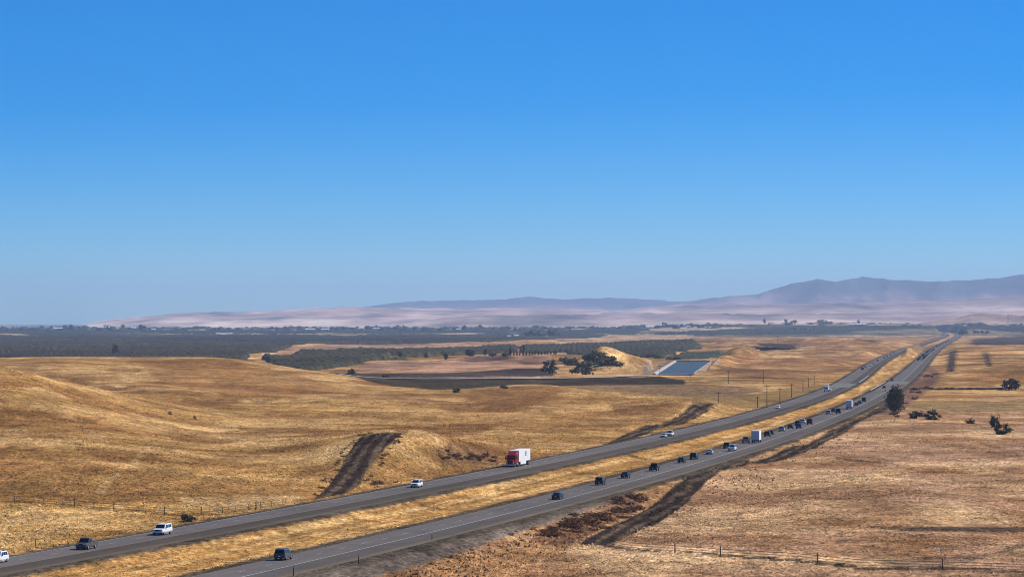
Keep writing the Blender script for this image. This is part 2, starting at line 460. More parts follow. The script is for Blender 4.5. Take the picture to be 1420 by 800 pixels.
def inpoly(X, Y, poly):
    ins = np.zeros(X.shape, bool)
    px, py = poly[:, 0], poly[:, 1]
    bb = (X > px.min()) & (X < px.max()) & (Y > py.min()) & (Y < py.max())
    idx = np.nonzero(bb); x = X[idx]; y = Y[idx]; r = np.zeros(x.shape, bool)
    j = len(poly) - 1
    for i in range(len(poly)):
        cond = (py[i] > y) != (py[j] > y)
        with np.errstate(divide='ignore', invalid='ignore'):
            xi = (px[j] - px[i]) * (y - py[i]) / (py[j] - py[i] + 1e-9) + px[i]
        r ^= cond & (x < xi); j = i
    ins[idx] = r
    return ins
_n1 = fbm(XX / 9, DD / 14, 21, 3); _n2 = fbm(XX / 9, DD / 14, 51, 3)
_n3 = fbm(XX / 2.5, DD / 5, 71, 2); _n4 = fbm(XX / 2.5, DD / 5, 91, 2)
def soft(poly, px=1.6):
    """ragged-edged mask of a field outline"""
    kx = DD / FPX * px; ky = np.maximum(DD ** 2 / (FPX * EYE) * px * 0.6, 1.0)
    m = np.zeros(XX.shape)
    for a, b, c, d in ((1, .8, .5, 0), (1, .8, 0, .5), (.4, -.6, -.6, .3), (.7, .3, .4, -.6)):
        m += inpoly(XX + kx * (a * _n1 + c * _n3) * 1.6, DD + ky * (b * _n2 + d * _n4) * 1.6, poly)
    return m / 4
def gp(pts): return np.array([G(u, v)[:2] for u, v in pts])

# ------------------------------------------------------------------ ground colours by land use, some hill and fence shade painted in
LEFT = np.array([.44, .275, .105]); RIGHT = np.array([.40, .25, .14]); PLAIN = np.array([.31, .18, .082])
BROWN = np.array([.24, .125, .05]); GRAVEL = np.array([.085, .066, .047]); DIRT = np.array([.05, .036, .026]); PLOW = np.array([.066, .052, .05])
OLIVE = np.array([.16, .13, .06]); MEDIAN = np.array([.46, .27, .10])
dAA = dA(XX, DD); dBB = dB(XX, DD)
C = np.zeros(XX.shape + (3,)) + LEFT
def mixc(mask, col):
    global C
    C = C * (1 - mask[..., None]) + np.asarray(col) * mask[..., None]
mixc(smooth01((DD - 2300) / 900) , PLAIN)
mixc(smooth01((dBB - 8) / 10) * (1 - smooth01((DD - 2300) / 600)), RIGHT)
mixc(smooth01(dBB / 10) * smooth01((DD - 1500) / 300), np.array([.42, .25, .105]))
# browner patches, wind-blown streaks
pn = fbm(XX / 75, DD / 120, 33, 4); pn2 = fbm(XX / 22, DD / 60, 39, 4)
offroad = ((dAA < -9) | (dBB > 9)).astype(float)
pn3 = fbm(XX / 60 + 3, DD / 26, 45, 4); pn4 = fbm(XX / 9, DD / 7, 47, 3)
rel = ZZ - (np.roll(ZZ, 14, 1) + np.roll(ZZ, -14, 1)) / 2          # height against the ground on either side, not used for colour
mixc(offroad * 0.70 * smooth01((pn - .02) / .35), BROWN * 1.1)
mixc(offroad * 0.55 * smooth01((pn2 - .08) / .3) , BROWN * 0.95)
mixc(offroad * 0.55 * smooth01((pn3 - .10) / .25) , BROWN * 1.05)
mixc(offroad * 0.45 * smooth01((-pn3 - .12) / .25), np.array([.58, .39, .19]))
mixc(offroad * 0.55 * smooth01((-pn2 - .10) / .3), np.array([.62, .43, .21]))
mixc(offroad * 0.35 * smooth01((pn4 - .2) / .3) * (DD < 4000), BROWN * .85)
# far plain: fields of different crops
cell = _hash(np.floor((XX + 0.2 * DD) / 420), np.floor((DD - 0.2 * XX) / 1500), 5)
farm = smooth01((DD - 9000) / 2500)
mixc(farm, np.array([.20, .17, .11]))
mixc(farm * (cell > .7), np.array([.42, .34, .24])); mixc(farm * (cell < .45), np.array([.07, .08, .05]))
# median
med = (dAA > 8) & (dBB < -8)
mixc(med * 1.0, MEDIAN)
mstreak = fbm((dAA) / 2.2, DD / 60, 61, 3)
mixc(med * .75 * smooth01((mstreak - .05) / .3), np.array([.36, .20, .07]))
mixc(med * .75 * smooth01((-mstreak - .05) / .3), np.array([.66, .46, .22]))

ZONES = []   # (object name, polygon, colour)
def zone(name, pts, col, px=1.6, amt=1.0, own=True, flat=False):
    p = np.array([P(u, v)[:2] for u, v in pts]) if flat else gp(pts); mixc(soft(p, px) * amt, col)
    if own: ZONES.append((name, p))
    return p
zone('brown_and_shade_slope', [(640, 548), (660, 541), (700, 536.8), (760, 534), (795, 539), (770, 549), (720, 556), (660, 558)], BROWN * .95, 6.0, own=False, amt=.8)  # brown grass of the knoll, with its slope shade painted in
zone('brown_and_shade_slope', [(860, 566), (960, 555), (940, 572), (905, 586), (850, 594), (770, 592), (760, 580)], BROWN, own=False, amt=.6)  # lower-left shade of the front hill painted in as brown
zone('brown_and_shade_slope', [(190, 500), (330, 500), (420, 520), (480, 540), (330, 545), (220, 530)], BROWN * 1.15, own=False, amt=.6)
zone('brown_and_shade_slope', [(500, 600), (640, 565), (800, 562), (860, 575), (700, 590), (640, 600)], BROWN * 1.25, own=False, amt=.4)
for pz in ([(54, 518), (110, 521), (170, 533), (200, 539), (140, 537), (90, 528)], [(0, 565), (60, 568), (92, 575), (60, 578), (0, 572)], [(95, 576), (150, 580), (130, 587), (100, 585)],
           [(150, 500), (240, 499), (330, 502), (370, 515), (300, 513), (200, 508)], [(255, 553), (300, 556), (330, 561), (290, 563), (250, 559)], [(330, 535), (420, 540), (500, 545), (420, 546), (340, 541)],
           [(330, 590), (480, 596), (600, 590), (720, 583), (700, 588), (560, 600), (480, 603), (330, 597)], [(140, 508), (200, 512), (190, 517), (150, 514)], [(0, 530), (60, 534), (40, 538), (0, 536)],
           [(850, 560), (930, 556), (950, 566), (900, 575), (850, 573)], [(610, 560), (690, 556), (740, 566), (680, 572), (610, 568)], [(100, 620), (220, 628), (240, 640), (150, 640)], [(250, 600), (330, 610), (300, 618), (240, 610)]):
    zone('fold_shade_band', pz, BROWN * .85, 4.0, own=False, amt=.75)  # shade of the hill folds painted into the grass as dark bands
zone('bank_scrub', [(598, 628), (625, 612), (655, 618), (692, 633), (692, 643), (640, 648), (610, 642)], np.array([.16, .095, .055]), 5.0, own=False, amt=.75)
zone('grey_flat', [(690, 541), (820, 534.5), (950, 533.5), (1010, 536), (1060, 540), (1000, 548), (960, 550), (850, 547), (800, 541)], np.array([.19, .125, .085]), 2.0, own=False, amt=.8, flat=True)
for pz, cz_, am_ in (([(128, 684), (150, 661), (185, 636), (215, 614), (224, 615), (194, 638), (162, 663), (146, 684)], np.array([.58, .41, .20]), .3),
                ([(0, 656), (80, 662), (140, 668), (80, 665), (0, 659)], BROWN * .8, .5), ([(120, 527), (165, 534), (192, 540), (160, 537)], np.array([.66, .48, .25]), .8), ([(640, 552), (648, 557), (656, 566), (650, 564), (642, 556)], BROWN * .5, .8),  # gully crease shade and lit crest line painted in to sharpen the hill
                ([(300, 604), (420, 606), (480, 604), (420, 609), (300, 608)], np.array([.62, .44, .22]), .6), ([(0, 692.6), (103, 700.5), (228, 711.5), (300, 712.5), (340, 706), (300, 714.5), (228, 714), (103, 703), (0, 695)], BROWN * .45, .85),  # dark shadow and base line along the wire fence painted on the grass
                ([(0, 682), (60, 683), (110, 687), (140, 692), (60, 688), (0, 686)], BROWN * .7, .6), ([(250, 690), (400, 686), (430, 690), (330, 702), (250, 703)], np.array([.62, .43, .22]), .6),
                ([(940, 560), (1010, 560), (1000, 563), (950, 563)], np.array([.5, .32, .16]), .6)):
    zone('grass_shade_mark', pz, cz_, 2.0, own=False, amt=am_)
zone('orange_verge', [(520, 830), (600, 780), (700, 760), (780, 735), (850, 705), (905, 690), (935, 662), (960, 652), (935, 672), (900, 703), (829, 738), (790, 758), (735, 785), (700, 830)], np.array([.40, .23, .10]), own=False)
zone('roadside_embankment', [(250, 850), (440, 789), (560, 763), (680, 729), (820, 692), (862, 674), (885, 678), (862, 695), (800, 712), (735, 733), (650, 762), (590, 782), (520, 800), (440, 850)], np.array([.135, .11, .085]))
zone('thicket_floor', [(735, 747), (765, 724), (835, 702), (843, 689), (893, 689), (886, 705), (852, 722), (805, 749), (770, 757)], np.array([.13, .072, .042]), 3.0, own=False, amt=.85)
for a_, b_ in (((561, 691), (624, 706)), ((380, 730), (430, 744)), ((690, 674), (740, 684)), ((790, 650), (835, 658)), ((875, 630), (915, 637)), ((480, 712), (530, 723)), ((300, 756), (340, 766))):
    zone('median_ditch', [(a_[0], a_[1]), (b_[0], b_[1]), (b_[0] - 9, b_[1] + .6), (a_[0] - 9, a_[1] + 1.2)], np.array([.17, .095, .035]), 1.0, own=False, amt=.75)
zone('cut_slope', [(1290, 508), (1308, 517), (1290, 540), (1262, 560), (1240, 575), (1212, 575), (1235, 548), (1278, 506)], np.array([.21, .125, .085]), own=False)
zone('olive_strip', [(1265, 557), (1340, 556), (1440, 557), (1440, 571), (1300, 570), (1262, 566)], np.array([.23, .165, .07]), own=False, amt=.75)
zone('olive_flat', [(960, 566), (1000, 562), (1060, 565), (1130, 545), (1150, 533), (1100, 537), (1050, 545), (960, 549)], np.array([.20, .145, .065]), own=False, amt=.7)
zone('olive_flat', [(820, 540), (960, 535), (1010, 544), (1060, 548), (960, 552), (860, 548)], np.array([.22, .15, .08]), own=False, amt=.6)
# ploughed fire breaks, then dark gullies and painted fence shadows
zone('dirt_track', [(436, 692), (455, 672), (470, 652), (484, 628), (497, 608), (512, 601.5), (552, 599.5), (560, 601), (537, 618), (520, 640), (507, 656), (497, 672), (480, 684)], DIRT, 1.8)
zone('dirt_track', [(835, 617), (860, 605), (894, 590), (916, 588), (941, 577), (958, 562), (978, 559), (995, 560), (978, 572), (948, 587), (914, 593), (894, 603), (870, 611)], DIRT, 1.8)
zone('dirt_track', [(802, 753), (829, 738), (871, 719), (900, 703), (915, 692), (935, 673), (961, 657), (982, 643), (1012, 638), (1040, 636), (1036, 645), (1000, 653), (977, 669), (961, 687), (942, 706), (914, 724), (880, 738), (846, 755), (820, 757)], DIRT, 1.8)
zone('dirt_track', [(1032, 643), (1068, 633), (1094, 619), (1122, 615), (1144, 601), (1170, 588), (1195, 577), (1212, 568), (1232, 560), (1238, 563), (1215, 574), (1192, 585), (1168, 602), (1148, 611), (1131, 621), (1111, 628), (1094, 636), (1063, 642)], DIRT, 1.8)
zone('dirt_track', [(1316, 489), (1327, 484), (1325, 500), (1323, 515), (1312, 516)], DIRT * .9, 1.0)
zone('dirt_track', [(1363.6, 488), (1370.5, 488.5), (1376, 507), (1370, 509)], DIRT * .9, 1.0)
zone('gully_fence_shadow', [(1185, 727.6), (1226, 730), (1300, 729.5), (1440, 730), (1440, 737.5), (1290, 737), (1235, 735)], DIRT * 1.4, 1.4, own=False, amt=.9)
zone('gully_fence_shadow', [(846, 753), (880, 760.5), (937, 764.5), (998, 768), (1100, 775), (1168, 781), (1190, 785), (1303, 787), (1440, 790), (1440, 794), (1303, 790.5), (1190, 789), (1100, 778.5), (998, 771), (880, 763.5), (835, 757)], DIRT * 1.3, .8, own=False, amt=.9)  # shadow line of the right field fence painted on the ground
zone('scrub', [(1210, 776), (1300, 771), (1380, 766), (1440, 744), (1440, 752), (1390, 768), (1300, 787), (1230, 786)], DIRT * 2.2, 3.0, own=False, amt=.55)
zone('gully_fence_shadow', [(1160, 634), (1190, 637), (1240, 642), (1255, 645), (1200, 641), (1160, 637)], DIRT * 1.6, 1.5, own=False, amt=.7)
zone('gully_fence_shadow', [(1275, 536.6), (1300, 538.2), (1395, 537), (1395, 540), (1300, 540.5), (1275, 539)], DIRT * 1.2, .8, own=False)  # fence shadow at the field boundary painted as a dark strip
# the plain beyond the hills
zone('grey_plain', [(400, 522), (470, 522.5), (760, 523), (915, 522), (950, 527), (950, 533), (820, 534), (690, 540), (630, 546), (560, 541), (520, 536), (480, 528), (430, 524)], np.array([.062, .05, .034]), own=False, flat=True)
zone('bare_bank', [(492, 514), (500, 507), (515, 502.5), (560, 501), (600, 501), (640, 499), (706, 494), (760, 490), (770, 511), (720, 511), (598, 516.5), (495, 515.5)], np.array([.36, .22, .145]), own=False)
zone('ploughed_field', [(440, 516), (495, 516), (575, 517), (598, 517), (720, 511.5), (765, 511), (768, 521.5), (430, 523)], PLOW, .8, flat=True)
zone('ploughed_field', [(629, 499.5), (668, 493.5), (706, 492.5), (715, 495), (690, 500), (650, 502)], np.array([.13, .085, .075]), .8)
zone('bare_bank', [(391, 489), (415, 483), (440, 479.5), (560, 478), (700, 475.5), (860, 476), (700, 478), (560, 484), (470, 485), (420, 490)], np.array([.38, .245, .17]), own=False)
zone('far_field', [(720, 474), (760, 471.2), (830, 466), (900, 463.5), (960, 464.5), (960, 470), (900, 474), (820, 474)], np.array([.44, .30, .19]), own=False)
zone('far_field', [(830, 473.5), (900, 472.8), (908, 474), (830, 475)], np.array([.6, .48, .34]), own=False)
zone('dark_field', [(1346, 470), (1392, 466.6), (1450, 465), (1450, 478), (1360, 478.5), (1344, 477.5)], PLOW * 1.1, .8, own=False)
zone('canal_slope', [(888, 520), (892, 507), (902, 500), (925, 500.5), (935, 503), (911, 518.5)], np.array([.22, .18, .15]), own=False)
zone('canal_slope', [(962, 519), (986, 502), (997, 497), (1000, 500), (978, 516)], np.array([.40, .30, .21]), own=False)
for pz, cz_ in (([(1014, 497), (1030, 487), (1050, 487), (1057, 494), (1045, 499)], np.array([.30, .15, .065])), ([(994, 511), (1010, 510), (1040, 511), (1060, 513.5), (1020, 514), (996, 514.5)], np.array([.10, .06, .035])),
                ([(1120, 494), (1200, 492), (1260, 486), (1230, 497), (1150, 500)], np.array([.24, .135, .07])), ([(1090, 477), (1130, 474), (1180, 476), (1150, 480), (1100, 481)], np.array([.22, .13, .08])),  # second patch here: shadows of the yellow knolls painted brown
                ([(1150, 486), (1190, 485), (1180, 488), (1140, 489)], np.array([.2, .12, .07])), ([(1060, 500), (1130, 498), (1190, 503), (1120, 507), (1060, 505)], np.array([.27, .15, .07])),
                ([(940, 474), (990, 471), (1000, 473), (960, 476)], np.array([.2, .12, .08])), ([(1000, 520), (1100, 515), (1150, 520), (1080, 526)], np.array([.3, .165, .08])), ([(1290, 465), (1330, 466), (1300, 470), (1250, 469)], np.array([.3, .19, .11]))):
    zone('brown_and_shade_patch', pz, cz_, 2.5, own=False, amt=.85)
zone('brown_bank', [(1255, 482), (1300, 477), (1320, 474), (1330, 473), (1290, 489), (1262, 491), (1240, 489)], np.array([.17, .115, .085]), own=False, amt=.8)
zone('pale_line', [(-240, 463.6), (240, 464), (720, 463.2), (720, 464.6), (240, 465.2), (-240, 464.8)], np.array([.28, .24, .16]), .5, own=False, amt=.6)
# broken tone of the far plain, bleached and bare patches
pf = fbm(XX / 55, DD / 190, 101, 4); pg = fbm(XX / 14, DD / 60, 103, 3)
fw = (smooth01((DD - 2100) / 400) * offroad)[..., None]
C = C * (1 + fw * (.75 * pf + .45 * pg)[..., None])
C = C * (np.array([.92, .835, .72]) + smooth01(dBB / 12)[..., None] * (1 - smooth01((DD - 1600) / 500))[..., None] * np.array([.08, .105, .22]))                    # dry-season tone
# wheel ruts along the fire breaks
for n_, p_ in ZONES:
    if n_ != 'dirt_track': continue
    m_ = soft(p_, 1.7 if p_[:, 1].mean() < 2500 else .8)
    q_ = p_ - p_.mean(0); w_, e_ = np.linalg.eigh(q_.T @ q_); ax = e_[:, 0]
    cr_ = (XX - p_[:, 0].mean()) * ax[0] + (DD - p_[:, 1].mean()) * ax[1]
    st = 1.0 * np.sin(cr_ * 2 * pi / 3.4 + 3.0 * fbm(XX / 14, DD / 40, 84, 3)) + 1.1 * _n3 + .6 * _n1
    mixc(m_ * .6 * smooth01((st - .1) / .8), np.array([.15, .105, .068])); mixc(m_ * .7 * smooth01((-st - .1) / .6), DIRT * .6)
# gravel shoulders
ns = np.minimum(np.abs(dAA), np.abs(dBB)) + 1.1 * _n1 + .5 * _n3
mixc(1 - smooth01((ns - 9.2) / 1.6), GRAVEL)
# hillside shot with dead bush patches
C = np.clip(C * (1 + .10 * _n1[..., None]), .02, .8)

zid = np.zeros((NR - 1, NC - 1), int)
xc = (XX[:-1, :-1] + XX[1:, 1:]) / 2; yc = (DD[:-1, :-1] + DD[1:, 1:]) / 2
ZN = ['ground', 'median_grass']
mz = (dA(xc, yc) > 9.5) & (dB(xc, yc) < -9.5) & (yc < 9000)
zid[mz] = 1
for n, p in ZONES:
    ZN.append(n); zid[inpoly(xc, yc, p)] = len(ZN) - 1
idx = np.arange(NR * NC).reshape(NR, NC)
Q = np.stack([idx[:-1, :-1], idx[:-1, 1:], idx[1:, 1:], idx[1:, :-1]], -1)
VV = np.stack([XX, DD, ZZ], -1).reshape(-1, 3); CC = C.reshape(-1, 3)
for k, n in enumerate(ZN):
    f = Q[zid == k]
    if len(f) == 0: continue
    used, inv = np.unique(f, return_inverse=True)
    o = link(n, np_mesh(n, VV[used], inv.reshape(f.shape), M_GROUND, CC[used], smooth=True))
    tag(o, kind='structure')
def colat(X, Y):
    u = 710 + X / Y * FPX
    c = np.clip(np.rint((u - US[0]) / 2.0), 0, NC - 1).astype(int); r = np.clip(np.rint(np.interp(Y, DS, np.arange(NR))), 0, NR - 1).astype(int)
    return C[r, c]

# ------------------------------------------------------------------ roads
def ribbon(fx, ys, offs, z, col, side_drop=0.0):
    """strip along a carriageway; offs are cross-section offsets, col(offset, y) a colour"""
    ys = np.asarray(ys); n = len(ys); k = len(offs)
    dx = (fx(ys + 2) - fx(ys - 2)) / 4.0; ln = np.sqrt(1 + dx * dx)
    nx, ny = 1 / ln, -dx / ln
    V = np.zeros((n, k, 3)); Cc = np.zeros((n, k, 3))
    for j, o in enumerate(offs):
        V[:, j, 0] = fx(ys) + nx * o; V[:, j, 1] = ys + ny * o
        V[:, j, 2] = z
        if side_drop and j in (0, k - 1): V[:, j, 2] = z - side_drop
        Cc[:, j] = col(o, ys)
    i = np.arange(n * k).reshape(n, k)
    F = np.stack([i[:-1, :-1], i[:-1, 1:], i[1:, 1:], i[1:, :-1]], -1).reshape(-1, 4)
    return V.reshape(-1, 3), F, Cc.reshape(-1, 3)
RY = np.concatenate([np.arange(380, 1700, 5.), np.arange(1700, 4500, 12.), np.arange(4500, 13500, 45.)])
def road_col(inner):
    def f(o, y):
        c = np.array([.125, .108, .095]) * (1 + .17 * math.sin(o * 3.5))     # lanes, darker oil lines
        if o > 1.15: c = np.array([.076, .062, .049]) if inner > 0 else np.array([.097, .082, .068])   # old shoulder paving
        if o < -6.3: c = c * .8
        if 1.2 < o < 3 and inner < 0: c = c * 1.08
        if abs(o) > 5.3 and o > 0: c = c * .85 + np.array([.014, .008, .0])
        w_ = 1 + .16 * fbm(np.full(len(y), o * .8), y / 45, 66, 3) + .12 * (fbm(np.full(len(y), math.floor((o + 6.3) / 3.6) * 7.0), y / 160, 68, 2) > .15)
        return c * w_[:, None]
    return f
OFFS = [-6.75, -6.7, -6.2, -5.4, -4.5, -3.6, -2.7, -1.8, -.9, 0, .6, 1.1, 1.3, 2.5, 4.0, 5.4, 6.7, 6.75]
roads = {}
for nm, fx, inner in (('oncoming_carriageway', XA, 1), ('outbound_carriageway', XB, -1)):
    V, F, Cc = ribbon(fx, RY, OFFS, 0.0, road_col(inner), 0.5)
    o = tag(link(nm, np_mesh(nm, V, F, M_ROAD, Cc)), kind='structure'); roads[nm] = o
    white = np.array([.48, .46, .42]); yel = np.array([.34, .23, .10])
    for off, cc, wd, pn_ in ((-6.2, white if inner > 0 else yel, .08, 'edge_line'), (1.05, yel if inner > 0 else white, .09, 'edge_line')):
        V, F, Cc = ribbon(fx, RY, [off - wd, off + wd], 0.02, lambda a, y: np.broadcast_to(cc, (len(y), 3)))
        link(pn_, np_mesh(pn_, V, F, M_ROAD, Cc), o)
    vs_, fs_, cs_ = [], [], []
    for k, y in enumerate(np.arange(540, 3000, 14.6)):
        V, F, Cc = ribbon(fx, [y, y + 3.7], [-2.66, -2.54], 0.02, lambda a, yy: np.broadcast_to(white, (len(yy), 3)))
        vs_.append(V); fs_.append(F + 4 * k); cs_.append(Cc)
    l = link('lane_dashes', np_mesh('lane_dashes', np.concatenate(vs_), np.concatenate(fs_), M_ROAD, np.concatenate(cs_)), o)
    l['kind'] = 'stuff'
# concrete bridge decks where the highway crosses the canal drain
for fx, y0, y1, lab in ((XA, 2180, 2330, 'pale concrete bridge deck of the oncoming carriageway'), (XB, 2290, 2420, 'pale concrete bridge deck of the outbound carriageway beside the tall tree')):
    V, F, Cc = ribbon(fx, np.arange(y0, y1, 6.), [-6.6, 6.6], 0.05, lambda a, y: np.broadcast_to(np.array([.17, .155, .135]), (len(y), 3)))
    tag(link('bridge_deck', np_mesh('bridge_deck', V, F, M_ROAD, Cc)), lab, 'bridge')
def guard_rail(fx, side, y0, y1, lab):
    t = empty('guard_rail', (float(fx(y0)) + side, y0, 0))
    base = Vector(t.location)
    ys = np.arange(y0, y1, 8.0)
    pts = []
    for y in ys:
        tg = tang(fx, y); pts.append(Vector((float(fx(y)) + tg[1] * side, y - tg[0] * side, -.05)) - base)
    m = MB()
    for a, b in zip(pts[:-1], pts[1:]):
        d = (b - a).normalized(); nn = Vector((d.y, -d.x, 0)) * .05
        ring = lambda p: [p + nn + Vector((0, 0, .45)), p + nn + Vector((0, 0, .85)), p - nn + Vector((0, 0, .85)), p - nn + Vector((0, 0, .45))]
        m.loft([ring(a), ring(b)])
    m.build('rail', M_STEEL, t)
    pm = MB(); pm.box(-.08, .08, -.08, .08, -.3, .8); pme = pm.mesh('post', M_WOOD)
    for p in pts:
        q = link('post', pme, t); q.location = p
    tag(t, lab, 'guard rail')
guard_rail(XA, 7.6, 2330, 2640, 'galvanised guard rail on the median side of the oncoming carriageway')
guard_rail(XB, -7.6, 2060, 2360, 'galvanised guard rail on the median side of the outbound carriageway')

# canal service road along the plain
m = MB()
pl = [P(470, 525.5), P(560, 525.4), P(660, 525), P(760, 524.4), P(850, 522.8), P(915, 520.5)]
SR = np.array([[p[0], p[1]] for p in pl])
xs = np.linspace(SR[0, 0], SR[-1, 0], 120); yy = np.interp(xs, SR[:, 0], SR[:, 1])
V = np.zeros((len(xs), 2, 3)); V[:, 0, 0] = V[:, 1, 0] = xs; V[:, 0, 1] = yy - 16; V[:, 1, 1] = yy + 16
V[..., 2] = np.maximum(zat(V[..., 0], V[..., 1]), zat(V[..., 0], V[:, :1, 1] + 16)) + .35
i = np.arange(len(xs) * 2).reshape(-1, 2)
tag(link('service_road', np_mesh('service_road', V.reshape(-1, 3), np.stack([i[:-1, 0], i[1:, 0], i[1:, 1], i[:-1, 1]], -1), M_GROUND, np.broadcast_to(np.array([.36, .30, .26]), (len(xs) * 2, 3)))), kind='structure')

# the canal: water and concrete lining
cy_ = np.linspace(2735, 3640, 40)
cl = canal_side(cy_, CAN_L); cr = canal_side(cy_, CAN_R)
V = np.zeros((40, 2, 3)); V[:, 0, 0] = cl; V[:, 1, 0] = cr; V[..., 1] = cy_[:, None]; V[..., 2] = -0.15
i = np.arange(80).reshape(-1, 2); F = np.stack([i[:-1, 0], i[:-1, 1], i[1:, 1], i[1:, 0]], -1)
tag(link('canal_water', np_mesh('canal_water', V.reshape(-1, 3), F, M_WATER)), kind='structure')
def lining(xa, sgn):
    V = np.zeros((40, 3, 3)); V[:, 0, 0] = xa - sgn * .5; V[:, 1, 0] = xa + sgn * 1.0; V[:, 2, 0] = xa + sgn * 2.6
    V[..., 1] = cy_[:, None]; V[:, 0, 2] = -.4; V[:, 1, 2] = .9; V[:, 2, 2] = .85
    i = np.arange(120).reshape(-1, 3)
    F = np.concatenate([np.stack([i[:-1, k], i[:-1, k + 1], i[1:, k + 1], i[1:, k]], -1) for k in (0, 1)])
    return tag(link('canal_lining', np_mesh('canal_lining', V.reshape(-1, 3), F, M_CONC)), kind='structure')
lining(cl, -1); lining(cr, 1)
m = MB(); m.box(cl[-1] - 2, cr[-1] + 2, 3640, 3652, -.5, .9); tag(m.build('canal_lining', M_CONC), kind='structure')
m = MB(); m.box(cl[0] - 2, cr[0] + 2, 2726, 2734, -.6, .12); tag(m.build('canal_lining', M_CONC), kind='structure')
# the small dark pond
pp = [G(u, v) for u, v in ((1046, 481.5), (1070, 480), (1098, 480), (1106, 484), (1085, 485), (1058, 484.5))]
zc = max(p[2] for p in pp) + .5
m = MB(); m.poly([(p[0], p[1], zc) for p in pp]); tag(m.build('pond_bed', principled('wet_mud', (.055, .045, .036), 1.0, .0, noise=.02, noise_amt=.3)), kind='structure')

# ------------------------------------------------------------------ hills and mountains on the horizon
def range_mesh(name, crest, D, depth, seed, col_lo, col_hi, rough=.35):
    us = np.arange(crest[0][0], crest[-1][0] + 1, 2.5)
    cu = np.array([c[0] for c in crest]); cv_ = np.array([c[1] for c in crest])
    vtop = np.interp(us, cu, cv_)
    zt = EYE + (HOR - vtop) * D / FPX
    n = 46
    t = np.linspace(-1, 1, 2 * n + 1)
    T, U = np.meshgrid(t, us, indexing='ij')
    Y = D + T * depth
    X = (U - 710) / FPX * Y
    prof = np.clip(1 - np.abs(T), 0, 1)
    k = depth / 3.2
    nz = fbm(X / k, Y / k, seed, 6)
    rid = 1 - np.abs(fbm(X / (k * .6), Y / (k * 1.2), seed + 5, 5)) * 2
    pr = prof ** 1.35
    sw = X + 500 * fbm(X / 3000, Y / 3000, seed + 9, 3)
    spur = 1 - np.abs(fbm(sw / 750, Y / (depth * .8), seed + 7, 4)) * 2.4
    Z = zt[None] * pr * (1 + rough * (1 - prof) ** .7 * (nz * .9 + rid * .45 + spur * .7) * 1.3) - 6 * (1 - prof)
    Z = np.minimum(Z, EYE + (zt[None] - EYE) * Y / D * (1 - .05 * np.abs(T)))
    jag = fbm(us / 9, us * 0, seed + 3, 4)
    Z += (pr ** 6) * jag[None] * D / FPX * 1.3
    hmix = smooth01((Z / np.maximum(zt.max(), 1) - .25) / .5 + nz * .7)
    Cc = np.asarray(col_lo) * (1 - hmix[..., None]) + np.asarray(col_hi) * hmix[..., None]
    pch = fbm(X / 330, Y / 1500, seed + 21, 4)
    Cc = Cc * (1 + .35 * nz[..., None]) * np.clip(1 + 1.1 * pch[..., None], .3, 1.8)
    i = np.arange(T.size).reshape(T.shape)
    F = np.stack([i[:-1, :-1], i[:-1, 1:], i[1:, 1:], i[1:, :-1]], -1).reshape(-1, 4)
    o = link(name, np_mesh(name, np.stack([X, Y, Z], -1).reshape(-1, 3), F, M_HILL, np.clip(Cc, .01, .8).reshape(-1, 3), smooth=True))
    return tag(o, kind='structure')
TAN = (.52, .37, .27); CHAP = (.035, .05, .05); TAN2 = (.26, .17, .14)
range_mesh('mountain_range', [(820, 446), (880, 428), (940, 419), (960, 417), (1000, 412), (1050, 408), (1080, 398), (1110, 391), (1135, 387), (1160, 391), (1195, 384), (1240, 388), (1290, 390), (1340, 389), (1380, 386), (1420, 380), (1500, 377), (1680, 380)], 40000, 7500, 3, (.42, .26, .2), CHAP, .85)
range_mesh('mountain_range', [(430, 447), (500, 426), (545, 420), (580, 417.5), (640, 416.5), (700, 415), (735, 411), (770, 415), (840, 413), (900, 415), (940, 418), (1010, 424), (1080, 446)], 44000, 5000, 13, (.40, .25, .2), CHAP, .7)
range_mesh('foothills', [(780, 446), (840, 433), (900, 426), (960, 424), (1010, 423), (1070, 421), (1130, 421), (1200, 420), (1260, 418), (1300, 417), (1360, 414), (1420, 411), (1520, 407), (1680, 410)], 28000, 6500, 23, TAN, TAN2, .5)
range_mesh('foothills', [(120, 449), (151, 443), (188, 440), (225, 436), (262, 433.5), (337, 432.5), (400, 429), (438, 427.5), (482, 426), (530, 427), (580, 427), (640, 428), (700, 427), (760, 429), (840, 430), (900, 436), (960, 446)], 30000, 6000, 33, TAN, (.42, .27, .2), .5)
range_mesh('foothills', [(560, 448), (620, 440), (720, 437), (800, 436), (880, 437), (960, 434), (1060, 436), (1140, 435), (1230, 432), (1290, 434), (1400, 431), (1680, 430)], 23000, 3200, 43, TAN, TAN2, .5)
range_mesh('knoll', [(1270, 449), (1300, 444), (1325, 441), (1345, 435), (1360, 434), (1380, 436), (1420, 438), (1460, 437), (1520, 441), (1600, 449)], 17500, 1100, 53, (.33, .22, .15), (.28, .17, .12), .4)

# ------------------------------------------------------------------ the air
HAZE_TOP = 600.0
m = MB(); m.box(-14000, 14000, -1500, 56000, -30, HAZE_TOP)
haze = m.build('haze', bpy.data.materials.new('haze_air'))
hm = haze.data.materials[0]; hm.use_nodes = True
hn = hm.node_tree.nodes
for n in list(hn):
    if n.type != 'OUTPUT_MATERIAL': hn.remove(n)
pv = hn.new('ShaderNodeVolumePrincipled')
pv.inputs['Color'].default_value = (0.51, 0.70, 1.0, 1)
pv.inputs['Density'].default_value = 2.9e-5
pv.inputs['Anisotropy'].default_value = 0.0
hm.node_tree.links.new(pv.outputs['Volume'], [n for n in hn if n.type == 'OUTPUT_MATERIAL'][0].inputs['Volume'])
tag(haze, kind='stuff')

